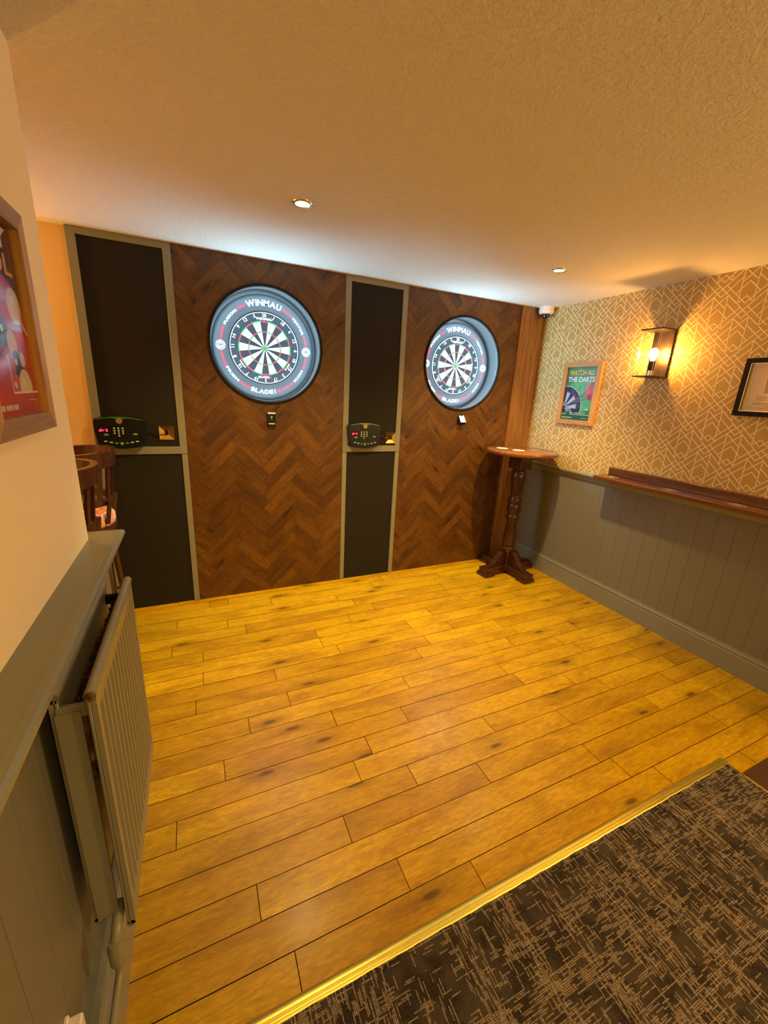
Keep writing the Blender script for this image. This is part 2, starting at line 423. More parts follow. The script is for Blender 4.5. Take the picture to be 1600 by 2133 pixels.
def arc_text(mb, txt, rad, mid, span, h, mi, z, bold=0.03, inward=False):
    """letters spread on an arc in proportion to their widths; mid = angle of the middle (deg, 90 = top)"""
    ws = [glyph(ch, 1.0, bold)[2] + 0.10 for ch in txt]; tot = sum(ws); acc = 0.0
    for ch, wd in zip(txt, ws):
        f = (acc + wd / 2) / tot - 0.5; acc += wd
        a = R(mid - span * f) if not inward else R(mid + span * f)
        cw = rad * R(span) * (wd - 0.10) / tot
        rot = a - PI / 2 if not inward else a + PI / 2
        put_text(mb, ch, rad * math.cos(a), rad * math.sin(a), cw, h, mi, z, rot, bold)
def disc(mb, cx, cy, r, z, mi, n=24, r0=0.0, a0=0, a1=2 * PI, sy=1.0):
    for i in range(n):
        b0 = a0 + (a1 - a0) * i / n; b1 = a0 + (a1 - a0) * (i + 1) / n
        o = [(cx + r * math.cos(b0), cy + r * sy * math.sin(b0), z), (cx + r * math.cos(b1), cy + r * sy * math.sin(b1), z)]
        if r0 > 0: pts = [(cx + r0 * math.cos(b0), cy + r0 * sy * math.sin(b0), z)] + o + [(cx + r0 * math.cos(b1), cy + r0 * sy * math.sin(b1), z)]
        else: pts = [(cx, cy, z)] + o
        mb.face(pts, mi)
def rect(mb, x0, y0, x1, y1, z, mi): mb.face([(x0, y0, z), (x1, y0, z), (x1, y1, z), (x0, y1, z)], mi)
def poly(mb, pts, z, mi): mb.face([(p[0], p[1], z) for p in pts], mi)

# frames for art hung on walls: local x right, local y up, local z out of the wall
BACK = (R(90), 0, 0)                       # faces -y
RIGHT = (R(90), 0, R(-90))                 # on the right wall, faces -x ; local x runs towards -y
LEFT = (R(90), 0, R(90))                   # on the left wall, faces +x ; local x runs towards +y

# ------------------------------------------------------------------ shell
mb = MB(); mb.box((-2.6, -3.0, H), (W + 0.2, 3.2, H + 0.1)); struct('ceiling', mb, M['ceiling'])
mb = MB()
mb.box((-2.6, -3.0, -0.12), (W + 0.2, 3.2, -0.012), 1)
# planks
joints = {0.783: [0.507], 0.883: [0.073, 1.489], 0.983: [0.388], 1.083: [0.701], 1.183: [0.501], 1.283: [0.591, 1.797],
          1.383: [0.011, 0.82], 1.483: [0.498, 1.501], 1.583: [0.129, 0.93], 1.683: [0.328, 1.731], 1.783: [1.121], 1.883: [1.80],
          1.983: [0.685], 2.083: [1.208], 2.183: [0.606], 2.283: [-0.209], 2.383: [0.205], 2.483: [0.103], 2.583: [-0.19],
          2.683: [0.411], 2.783: [0.128, 0.01], 2.858: [-0.189]}
rows = []
y = 0.633
while y < 2.88: rows.append((y, min(y + 0.1, 2.885), 0.0)); y += 0.1
rows = [(0.533, 0.633, 2.015)] + rows
for (ya, yb, xmin) in rows:
    if xmin == 0.0: xmin = -0.262 if yb < 1.55 else -2.5
    js = []
    for k, v in joints.items():
        if ya < k < yb: js = sorted(v)
    if not js: js = [0.35 + random.random() * 0.4]
    a = js[-1]
    while a < W: a += random.uniform(0.55, 1.25); js.append(a)
    b = js[0]
    while b > xmin: b -= random.uniform(0.55, 1.25); js.insert(0, b)
    js = [j for j in js if xmin < j < W + 0.03]
    js = [xmin] + js + [W + 0.03]
    for x0, x1 in zip(js, js[1:]):
        if x1 - x0 < 0.02: continue
        c = (random.random(), random.random(), random.random()); e = 0.0012
        zt = random.uniform(-0.0005, 0.0003)
        P = [(x0 + e, ya + e, zt), (x1 - e, ya + e, zt), (x1 - e, yb - e, zt), (x0 + e, yb - e, zt)]
        mb.face(P, 0, [(p[0], p[1] - ya) for p in P], c)
        for i in range(4):
            p, q = P[i], P[(i + 1) % 4]
            mb.face([(p[0], p[1], -0.012), (q[0], q[1], -0.012), q, p], 1, [(0, 0)] * 4, c)
struct('floor', mb, [M['oak'], M['gap']])

# right wall: upper wall with paper, pattern lines as a printed layer of the same mesh
WP = W + 0.012
mb = MB(); mb.box((WP, -3.0, 0), (WP + 0.15, 3.05, H))
y0c, z0c = 1.4185, 1.442     # lattice origin: crossing point of an X motif
seg = [((0, 73), (127, -51)), ((0, 73), (-127, -51)), ((-36, 38), (-36, -142)), ((36, 38), (36, -142)), ((36, 35), (-36, -31)), ((-36, 35), (36, -31)),
       ((-56, -86), (0, -31)), ((0, -31), (56, -86)), ((-108, -36), (0, -141)), ((0, -141), (108, -36)), ((-36, -138), (0, -103)), ((0, -103), (36, -138)),
       ((-91, 119), (0, 31)), ((0, 31), (91, 119))]
def clipseg(a, b, zlo, zhi, ulo, uhi):
    t0, t1 = 0.0, 1.0; dx, dy = b[0] - a[0], b[1] - a[1]
    for p, q in ((-dx, a[0] - ulo), (dx, uhi - a[0]), (-dy, a[1] - zlo), (dy, zhi - a[1])):
        if abs(p) < 1e-9:
            if q < 0: return None
        else:
            r = q / p
            if p < 0: t0 = max(t0, r)
            else: t1 = min(t1, r)
    if t0 >= t1: return None
    return (a[0] + dx * t0, a[1] + dy * t0), (a[0] + dx * t1, a[1] + dy * t1)
lw = 0.0021
for i in range(-16, 34):
    for j in range(-12, 14):
        if (i + j) % 2: continue
        cu = i * 0.127; cz = z0c + j * 0.12425
        for a, b in seg:
            A = (cu + a[0] / 1000, cz + a[1] / 1000 * 1.002); B = (cu + b[0] / 1000, cz + b[1] / 1000 * 1.002)
            # u runs along -y
            c = clipseg(A, B, 0.955, H, -(2.876 - y0c), y0c + 0.3)
            if not c: continue
            A, B = c; d = Vector((B[0] - A[0], B[1] - A[1])); L = d.length
            if L < 1e-4: continue
            d /= L; n = Vector((-d.y, d.x)) * lw; A = Vector(A) - d * 0.001; B = Vector(B) + d * 0.001
            q = [A + n, B + n, B - n, A - n]
            mb.face([(WP - 0.0004, y0c - p.x, p.y) for p in q], 1)
struct('wall_right', mb, [M['paper'], M['paper_line']])

# right wainscot with grooves, dado rail, skirting
mb = MB(); xf = W + 0.004
ys = [2.876]; y = 2.03
edges = [2.876]
while y > -0.6: edges.append(y); y -= 0.098
edges.append(-3.0)
for a, b in zip(edges, edges[1:]):
    g = 0.0010
    mb.face([(xf, a - g, 0), (xf, b + g, 0), (xf, b + g, 0.95), (xf, a - g, 0.95)], 0)
    mb.face([(xf, b + g, 0), (xf + 0.0018, b, 0), (xf + 0.0018, b, 0.95), (xf, b + g, 0.95)], 0)
    mb.face([(xf + 0.0018, b, 0), (xf, b - g, 0), (xf, b - g, 0.95), (xf + 0.0018, b, 0.95)], 0)
struct('trim_1', mb, M['sage'])
def rail(prof, y0, y1, xw, sgn):   # prof: (projection, z), closed against the wall
    m_ = MB(); poly_ = [(xw - sgn * p, z) for p, z in prof]
    m_.prism(poly_, y0, y1); return m_
dado = [(-0.01, 0.905), (0.006, 0.905), (0.008, 0.915), (0.014, 0.925), (0.016, 0.935), (0.028, 0.940), (0.030, 0.950), (0.026, 0.957), (-0.01, 0.957)]
struct('trim_2', rail(dado, -3.0, 2.876, W, 1), M['sage_trim'])
sk = [(-0.02, 0.0), (0.0, 0.0), (0.0, 0.118), (-0.003, 0.124), (0.002, 0.130), (0.002, 0.140), (-0.003, 0.147), (-0.004, 0.160), (-0.02, 0.166)]
skr = rail([(p + 0.008, z) for p, z in sk], -3.0, 2.876, W + 0.006, 1)
struct('baseboard_right', skr, M['sage_trim'])

# back wall
mb = MB(); mb.box((-2.6, 3.05, 0), (W + 0.2, 3.2, H)); struct('wall_back', mb, M['ochre'])
mb = MB(); mb.box((-2.6, 2.90, 0), (-0.50, 3.05, H)); struct('wall_alcove', mb, M['ochre'])
mb = MB(); mb.box((-2.5, 2.885, 0), (-0.545, 2.90, 0.955)); mb.box((-2.5, 2.865, 0.955), (-0.545, 2.90, 0.98), 0, 0.006); mb.box((-2.5, 2.872, 0.93), (-0.545, 2.90, 0.955), 0, 0.004)
struct('trim_3', mb, M['sage'])
# near walls that close the room behind the camera and around the alcove
mb = MB(); mb.box((-2.6, -3.1, 0), (W + 0.2, -3.0, H)); struct('wall_front', mb, M['cream'])
mb = MB(); mb.box((-2.7, -3.0, 0), (-2.6, 3.2, H)); struct('wall_far_left', mb, M['cream'])
# left partition
mb = MB(); mb.box((XL - 0.11, -3.0, 0.90), (XL, YE, H)); struct('wall_left', mb, M['cream'])
# left wainscot with vertical grooves
mb = MB(); xf = -0.30; xb = -0.48
mb.box((xb, -3.0, 0), (xf - 0.004, 1.525, 0.95))
edges = [1.525]; y = 1.447
while y > -0.7: edges.append(y); y -= 0.098
edges.append(-3.0)
for a, b in zip(edges, edges[1:]):
    g = 0.0016
    mb.face([(xf, a - g, 0.0), (xf, b + g, 0.0), (xf, b + g, 0.955), (xf, a - g, 0.955)])
    mb.face([(xf, b + g, 0), (xf - 0.003, b, 0), (xf - 0.003, b, 0.955), (xf, b + g, 0.955)])
    mb.face([(xf - 0.003, b, 0), (xf, b - g, 0), (xf, b - g, 0.955), (xf - 0.003, b, 0.955)])
mb.face([(xf - 0.004, 1.525, 0), (xf, 1.525 - 0.0016, 0), (xf, 1.525 - 0.0016, 0.955), (xf - 0.004, 1.525, 0.955)])
struct('trim_4', mb, M['sage'])
# ledge cap that wraps round the end of the partition
mb = MB()
cap = [(-0.05, 0.952), (-0.262, 0.952), (-0.252, 0.958), (-0.245, 0.966), (-0.246, 0.975), (-0.252, 0.981), (-0.264, 0.9815), (-0.268, 0.9795), (-0.05, 0.9795)]
cap = [(XL - 0.02 if p[0] == -0.05 else p[0], p[1]) for p in cap]
far = 1.572
n = len(cap)
# swept section along +y then mitred round the end
A0 = [(x, -3.0, z) for x, z in cap]
A1 = [(x, 1.482 + (x - XL) , z) for x, z in cap]       # mitre line
A2 = [(-0.60, 1.482 + (x - XL), z) for x, z in cap]
vs = A0 + A1 + A2; fs = []
for k in range(2):
    for i in range(n): fs.append((k * n + i, k * n + (i + 1) % n, (k + 1) * n + (i + 1) % n, (k + 1) * n + i))
mb.mesh(vs, fs); mb.box((XL - 0.16, 1.40, 0.93), (XL + 0.03, 1.515, 0.953))
struct('trim_5', mb, M['sage_trim'])
# skirting left
mb = MB()
poly_ = [(-0.30, 0.0), (-0.252, 0.0), (-0.252, 0.150), (-0.256, 0.160), (-0.250, 0.168), (-0.252, 0.178), (-0.262, 0.186), (-0.268, 0.198), (-0.282, 0.204), (-0.30, 0.207)]
mb.prism(poly_, -3.0, 1.53); struct('baseboard_left', mb, M['sage_trim'])

# carpet, brass strips, brown floor
mb = MB(); mb.box((-0.255, -3.0, -0.011), (2.004, 0.618, 0.006)); struct('floor_carpet', mb, M['carpet'])
mb = MB(); mb.box((2.012, -3.0, -0.011), (W + 0.004, 0.532, 0.004)); mb.box((2.022, 0.532, -0.011), (W, 0.562, 0.003))
struct('floor_tiles', mb, M['brown_floor'])
mb = MB()
prof = [(0.612, 0.006), (0.614, 0.0075), (0.6215, 0.0080), (0.623, 0.0070), (0.6245, 0.0078), (0.638, 0.0055), (0.6455, 0.0010), (0.6455, -0.002), (0.612, -0.002)]
pts = [(p[0], p[1]) for p in prof]; n = len(pts)
vs = []; fs = []
N = 60
for k in range(N + 1):
    x = -0.25 + (2.02 + 0.25) * k / N
    wv = 0.0007 * math.sin(k * 1.3) + 0.0006 * math.sin(k * 3.1)
    vs += [(x, p[0] + (wv if p[0] < 0.62 else 0), p[1] + (0.00012 * math.sin(k * 2.2) if p[1] > 0.005 else 0)) for p in pts]
for k in range(N):
    for i in range(n): fs.append((k * n + i, k * n + (i + 1) % n, (k + 1) * n + (i + 1) % n, (k + 1) * n + i))
fs += [tuple(range(n)), tuple(range(N * n, N * n + n))]
mb.mesh(vs, fs, 0, True)
tag(mb.build('threshold_strip', M['brass']), 'long brass threshold strip between wooden floor and plaid carpet', 'threshold strip')
mb = MB(); mb.box((2.003, -3.0, -0.004), (2.013, 0.548, 0.008), 0, 0.002)
tag(mb.build('threshold_strip', M['brass']), 'thin brass strip along the right edge of the plaid carpet', 'threshold strip')

# ------------------------------------------------------------------ herringbone panels
def clip_poly(P, nx, ny, c, keep):
    out = []
    for i in range(len(P)):
        a, b = P[i], P[(i + 1) % len(P)]
        da = (nx * a[0] + ny * a[1] - c) * keep; db = (nx * b[0] + ny * b[1] - c) * keep
        if da >= 0: out.append(a)
        if (da > 0 and db < 0) or (da < 0 and db > 0):
            t_ = da / (da - db); out.append((a[0] + (b[0] - a[0]) * t_, a[1] + (b[1] - a[1]) * t_))
    return out if len(out) >= 3 else []
def minus_disc(P, cx, cz, r, n=48):
    mx_ = min(p[0] for p in P); Mx = max(p[0] for p in P); mz = min(p[1] for p in P); Mz = max(p[1] for p in P)
    if mx_ > cx + r or Mx < cx - r or mz > cz + r or Mz < cz - r: return [P]
    out = []; cur = P
    for i in range(n):
        a = 2 * PI * (i + 0.5) / n; nx, nz = math.cos(a), math.sin(a); c = nx * cx + nz * cz + r * math.cos(PI / n)
        o = clip_poly(cur, nx, nz, c, 1)
        if o: out.append(o)
        cur = clip_poly(cur, nx, nz, c, -1)
        if not cur: break
    return out
def herring(x0, x1, cx, cz, r, phase, label):
    mb = MB(); L, Wd = 0.272, 0.068; s2 = math.sqrt(0.5); yf = D
    for P in minus_disc([(x0, 0.001), (x1, 0.001), (x1, H - 0.001), (x0, H - 0.001)], cx, cz, r - 0.002):
        mb.face([(p[0], yf + 0.003, p[1]) for p in P], 1, [(0, 0)] * len(P), (0, 0, 0))
    rndz = random.Random(int(x0 * 100) + 5)
    for k in range(-40, 60):
        for mm in range(-12, 14):
            for o in (0, 1):
                # block lattice: step (Wd, Wd) and (L, -L) in block axes
                bx = k * Wd + mm * L; by = k * Wd - mm * L
                if o == 0: q = [(bx, by), (bx + L, by), (bx + L, by + Wd), (bx, by + Wd)]
                else: q = [(bx, by + Wd), (bx + Wd, by + Wd), (bx + Wd, by + Wd + L), (bx, by + Wd + L)]
                e = 0.0005
                cxm = sum(p[0] for p in q) / 4; cym = sum(p[1] for p in q) / 4
                q = [(cxm + (p[0] - cxm) - math.copysign(e, p[0] - cxm), cym + (p[1] - cym) - math.copysign(e, p[1] - cym)) for p in q]
                f = lambda p: (phase[0] + (p[0] - p[1]) * s2, phase[1] + (p[0] + p[1]) * s2)
                Q = [f(p) for p in q]
                inv = lambda p: (((p[0] - phase[0]) + (p[1] - phase[1])) * s2, ((p[1] - phase[1]) - (p[0] - phase[0])) * s2)
                if max(p[0] for p in Q) < x0 or min(p[0] for p in Q) > x1 or max(p[1] for p in Q) < 0 or min(p[1] for p in Q) > H: continue
                c = (rndz.random(), rndz.random(), rndz.random()); dy = rndz.uniform(-0.0004, 0.0004)
                P = clip_poly(Q, 1, 0, x0, 1)
                for a in ((1, 0, x1, -1), (0, 1, 0.001, 1), (0, 1, H - 0.001, -1)):
                    if P: P = clip_poly(P, *a)
                if not P: continue
                for S in minus_disc(P, cx, cz, r - 0.002):
                    uv = []
                    for p in S:
                        b = inv(p)
                        uv.append((b[0] - bx, b[1] - by) if o == 0 else (b[1] - by, b[0] - bx))
                    mb.face([(p[0], yf + dy, p[1]) for p in S], 0, uv, c)
    return tag(mb.build('wall_panel', [M['herring'], M['gap']]), label, 'wall panel', 'herringbone oak panels on the back wall')
BC1 = (0.4655, 1.7208); BC2 = (1.987, 1.7208)
RIMC1 = (0.467, 1.727); RIMC2 = (1.987, 1.727)
herring(-0.0535, 0.988, RIMC1[0], RIMC1[1], 0.355, (0.455, 0.02), 'dark oak herringbone wall panel between the two black panels')
herring(1.4585, 2.512, RIMC2[0], RIMC2[1], 0.355, (1.93, 0.05), 'dark oak herringbone wall panel behind the round bar table')
mb = MB(); mb.box((2.514, D - 0.004, 0.0), (W + 0.003, D + 0.02, H)); mb.box((2.5105, D - 0.012, 0.0), (2.5145, D + 0.01, H))
tag(mb.build('corner_board', M['oakstrip']), 'plain straight-grained oak board in the right corner of the back wall', 'wall board')

# black panels with grey frames
def black_panel(x0, x1, ix0, ix1, lowx, label, screws):
    t_ = thing('chalk_board', label, 'wall board', (x0, D, 0), group='black panels in grey frames')
    ox = x0
    def X(v): return v - ox
    b = MB(); b.box((X(ix0) - 0.004, 0.004, 1.083), (X(ix1) + 0.004, 0.012, 2.190)); b.build('upper_board', M['board_black'], t_)
    b = MB(); b.box((X(ix0) - 0.012, 0.004, 0.001), (X(x1) - 0.032, 0.012, 1.040)); b.build('lower_board', M['board_black'], t_)
    f = MB(); yf = -0.006; e = 0.0025
    f.box((0, yf, 1.0395), (X(ix0), 0.02, H - 0.001), 0, e); f.box((X(ix1), yf, 1.0395), (X(x1), 0.02, H - 0.001), 0, e)
    f.box((X(ix0) - 0.003, yf + 0.0002, 1.0395), (X(ix1) + 0.003, 0.02, 1.086), 0, e)
    f.box((X(ix0) - 0.003, yf + 0.0002, 2.185), (X(ix1) + 0.003, 0.02, H - 0.001), 0, e)
    f.build('upper_frame', M['frame_grey'], t_)
    f = MB(); f.box((0, yf, 0.001), (X(ix0) - 0.008, 0.02, 1.0375), 0, e); f.box((X(x1) - 0.034, yf, 0.001), (X(x1), 0.02, 1.0375), 0, e)
    f.build('lower_frame', M['frame_grey'], t_)
    sx = [X(x1) - 0.017] + ([(X(ix0) - 0.008) / 2] if screws > 1 else [])
    for xx in sx:
        for z in (0.08, 0.97):
            s_ = MB(); s_.lathe([(0.0, 0.0015), (0.003, 0.0012), (0.0042, 0.0)], 12, 0, Matrix.Translation((xx, yf, z)) @ Matrix.Rotation(R(90), 4, 'X'))
            s_.build('screw', M['screw'], t_)
    return t_
black_panel(-0.5366, -0.0535, -0.492, -0.095, 0, 'tall black panel in a grey frame at the left end of the dark back wall', 2)
black_panel(0.988, 1.4585, 1.029, 1.419, 0, 'tall black panel in a grey frame between the two dartboards', 2)

# ------------------------------------------------------------------ dartboards
NUM = [20, 1, 18, 4, 13, 6, 10, 15, 2, 17, 3, 19, 7, 16, 8, 11, 14, 9, 12, 5]
def dart_set(cx, cz, rx, rz, words):
    t_ = thing('dartboard', words[0], 'dartboard', (cx, D + 0.11, cz), BACK, 'dartboards')
    b = MB()
    b.lathe([(0.0, -0.038), (0.222, -0.038), (0.2255, -0.034), (0.2255, -0.003), (0.2235, 0.0)], 96, 0)
    disc(b, 0, 0, 0.2235, 0.0, 0, 96)
    for i in range(20):
        a0 = R(90 - 18 * i + 9); a1 = a0 - R(18)
        dark = i % 2 == 0
        for (r0, r1, mi, z) in ((0.016, 0.099, 0 if dark else 1, 0.0004), (0.099, 0.107, 2 if dark else 3, 0.0005), (0.107, 0.162, 0 if dark else 1, 0.0004), (0.162, 0.170, 2 if dark else 3, 0.0005)):
            disc(b, 0, 0, r1, z, mi, 5, r0, a0, a1)
    disc(b, 0, 0, 0.016, 0.0006, 3, 24, 0.0064); disc(b, 0, 0, 0.0064, 0.0006, 2, 16)
    b.build('playing_face', [M['sisal_b'], M['sisal_w'], M['sisal_r'], M['sisal_g']], t_)
    b = MB()
    for i in range(20):
        a = R(90 - 18 * i + 9); c, s_ = math.cos(a), math.sin(a)
        b.tube([(0.016 * c, 0.016 * s_, 0.0012), (0.178 * c, 0.178 * s_, 0.0012)], 0.0006, 4)
    for r in (0.0064, 0.016, 0.099, 0.107, 0.162, 0.170):
        b.lathe([(r - 0.0005, 0.0005), (r, 0.0018), (r + 0.0005, 0.0005)], 80)
    b.build('wire_spider', M['wire'], t_)
    b = MB()
    b.lathe([(0.2185, 0.0005), (0.2185, 0.003), (0.2215, 0.003), (0.2215, 0.0005)], 96, 0)
    for i, nmb in enumerate(NUM):
        a = R(90 - 18 * i); flip = False
        put_text(b, str(nmb), 0.203 * math.cos(a), 0.203 * math.sin(a), None, 0.021, 0, 0.0025, a - PI / 2, 0.008)
    b.build('number_ring', M['print_w'], t_)
    b = MB()
    put_text(b, 'WINMAU', 0, 0.1815, 0.108, 0.014, 0, 0.0012, 0, 0.05); b.build('lettering', [M['print_w'], M['print_r']], t_); b = MB()
    put_text(b, 'BLADE', -0.012, -0.1815, 0.070, 0.012, 0, 0.0012, 0, 0.04); b.build('lettering', [M['print_w'], M['print_r']], t_); b = MB()
    put_text(b, '6', 0.034, -0.1815, 0.012, 0.014, 1, 0.0012, 0, 0.05); b.build('lettering', [M['print_w'], M['print_r']], t_)
    for txt, mid, span, a0, a1 in (('BLADE', -36, 16, -46, -28), ('WINMAU', 216, 18, 207, 225)):
        b = MB(); arc_text(b, txt, 0.1825, mid, span, 0.008, 0, 0.0012, 0.03, True); b.build('side_lettering', [M['print_w'], M['print_r']], t_)
        b = MB(); disc(b, 0, 0, 0.1775, 0.0011, 1, 6, 0.1735, R(a0), R(a1)); b.build('side_mark', [M['print_w'], M['print_r']], t_)
    # surround
    s = thing('dartboard_surround', words[1], 'dartboard surround', (cx, D + 0.11, cz), BACK, 'dartboard surrounds')
    b = MB()
    b.lathe([(0.2275, -0.036), (0.2275, -0.001), (0.230, 0.0015), (0.305, 0.0015), (0.318, -0.001), (0.327, -0.008), (0.331, -0.018), (0.331, -0.036), (0.2275, -0.036)], 96)
    b.build('foam_ring', M['foam'], s)
    z = 0.0022
    b = MB()
    PM = [M['print_w'], M['print_r']]
    for txt, rad, mid, span, hh, mi, bold, inw in (('WINMAU', 0.2775, 90, 48, 0.036, 0, 0.022, False), ('BLADE', 0.277, -95.5, 31, 0.026, 0, 0.025, True), ('6', 0.277, -72, 6, 0.027, 1, 0.04, True),
                                                   ('FUSION', 0.277, 141, 25, 0.015, 0, 0.03, False), ('VECTOR', 0.277, 36, 26, 0.015, 0, 0.03, False), ('PRISM', 0.277, 219, 24, 0.015, 0, 0.03, True), ('ICON', 0.277, -36, 20, 0.015, 0, 0.03, True)):
        b = MB(); arc_text(b, txt, rad, mid, span, hh, mi, z, bold, inw); b.build('lettering', PM, s)
    b = MB(); disc(b, 0, 0, 0.290, z, 0, 3, 0.264, R(-78.2), R(-77.0)); b.build('lettering', PM, s)
    for a0, a1 in ((66.5 - 17, 65.0 - 0.5), (115.5, 127.5), (155, 173), (187, 206), (232, 248), (-68, -48), (-24, -7.5), (7.5, 22)):
        b = MB()
        for r in (0.2732, 0.2808): disc(b, 0, 0, r + 0.0028, z, 1, 10, r - 0.0028, R(a0), R(a1))
        b.build('red_band', PM, s)
    for sx in (-1, 1):
        x = sx * 0.277; b = MB()
        disc(b, x, 0, 0.0290, z, 0, 32, 0.0255); disc(b, x, 0, 0.0200, z, 0, 32)
        put_text(b, 'W', x, 0, 0.032, 0.022, 2, z + 0.0010, 0, 0.05)
        b.build('round_logo', [M['print_w'], M['print_r'], M['sisal_b']], s)
    # lit recess
    l = thing('dartboard_light', words[2], 'dartboard light', (rx, D, rz), BACK, 'round dartboard lights')
    b = MB()
    b.lathe([(0.352, -0.006), (0.352, -0.160), (0.0, -0.160)], 96, 0)
    b.build('recess_wall', M['cavity'], l)
    b = MB()
    b.lathe([(0.353, -0.005), (0.3435, -0.004), (0.3425, -0.001), (0.3425, 0.008), (0.345, 0.012), (0.3555, 0.012), (0.360, 0.008), (0.360, -0.002), (0.353, -0.002)], 96, 0)
    b.build('rim', M['black_matt'], l)
    b = MB(); b.lathe([(0.3515, -0.0090), (0.3515, -0.0122)], 64, 0, smooth=False)
    b.build('led_strip', M['led'], l, fix=False)
    return t_
dart_set(*BC1, *RIMC1, ('round dartboard with red and green rings, the left one, facing the camera squarely', 'black lettered foam ring around the left dartboard', 'black-rimmed round lit recess holding the left dartboard'))
dart_set(*BC2, *RIMC2, ('round dartboard with red and green rings, the right one near the corner', 'black lettered foam ring around the right dartboard', 'black-rimmed round lit recess holding the right dartboard'))

# small devices under the boards
def device(loc, rot, label, white):
    t_ = thing('dart_gadget', label, 'wall device', loc, rot, 'small black devices below the dartboards')
    b = MB(); b.box((-0.028, -0.044, 0), (0.028, 0.044, 0.030), 0, 0.004); b.build('casing', M['black_plastic'], t_)
    b = MB()
    if not white:
        b.box((-0.025, 0.034, 0.0302), (0.025, 0.042, 0.0312)); b.build('top_band', M['print_w'], t_); b = MB()
        put_text(b, 'W', 0, 0.012, 0.011, 0.012, 0, 0.0315, 0, 0.03); disc(b, 0, -0.003, 0.002, 0.0315, 0, 8); b.build('logo', M['print_w'], t_); b = MB()
        b.box((-0.020, -0.034, 0.0302), (0.020, -0.028, 0.0310)); b.build('lower_band', M['print_w'], t_)
    else:
        b.box((-0.025, -0.036, 0.0302), (0.025, 0.030, 0.0312), 0, 0.002); b.build('painted_glare', M['white_plastic'], t_)  # white plate stands in for glare on the tilted black face
        b = MB(); disc(b, -0.002, 0.028, 0.007, 0.0316, 0, 12); b.build('notch', M['black_plastic'], t_)
    return t_
device((0.474, D - 0.001, 1.271), BACK, 'small upright black device on the wood below the left dartboard', False)
t_ = device((2.012, D - 0.004, 1.290), (R(90 - 38), 0, 0), 'small black device with painted glare on its tilted face below the right dartboard', True)

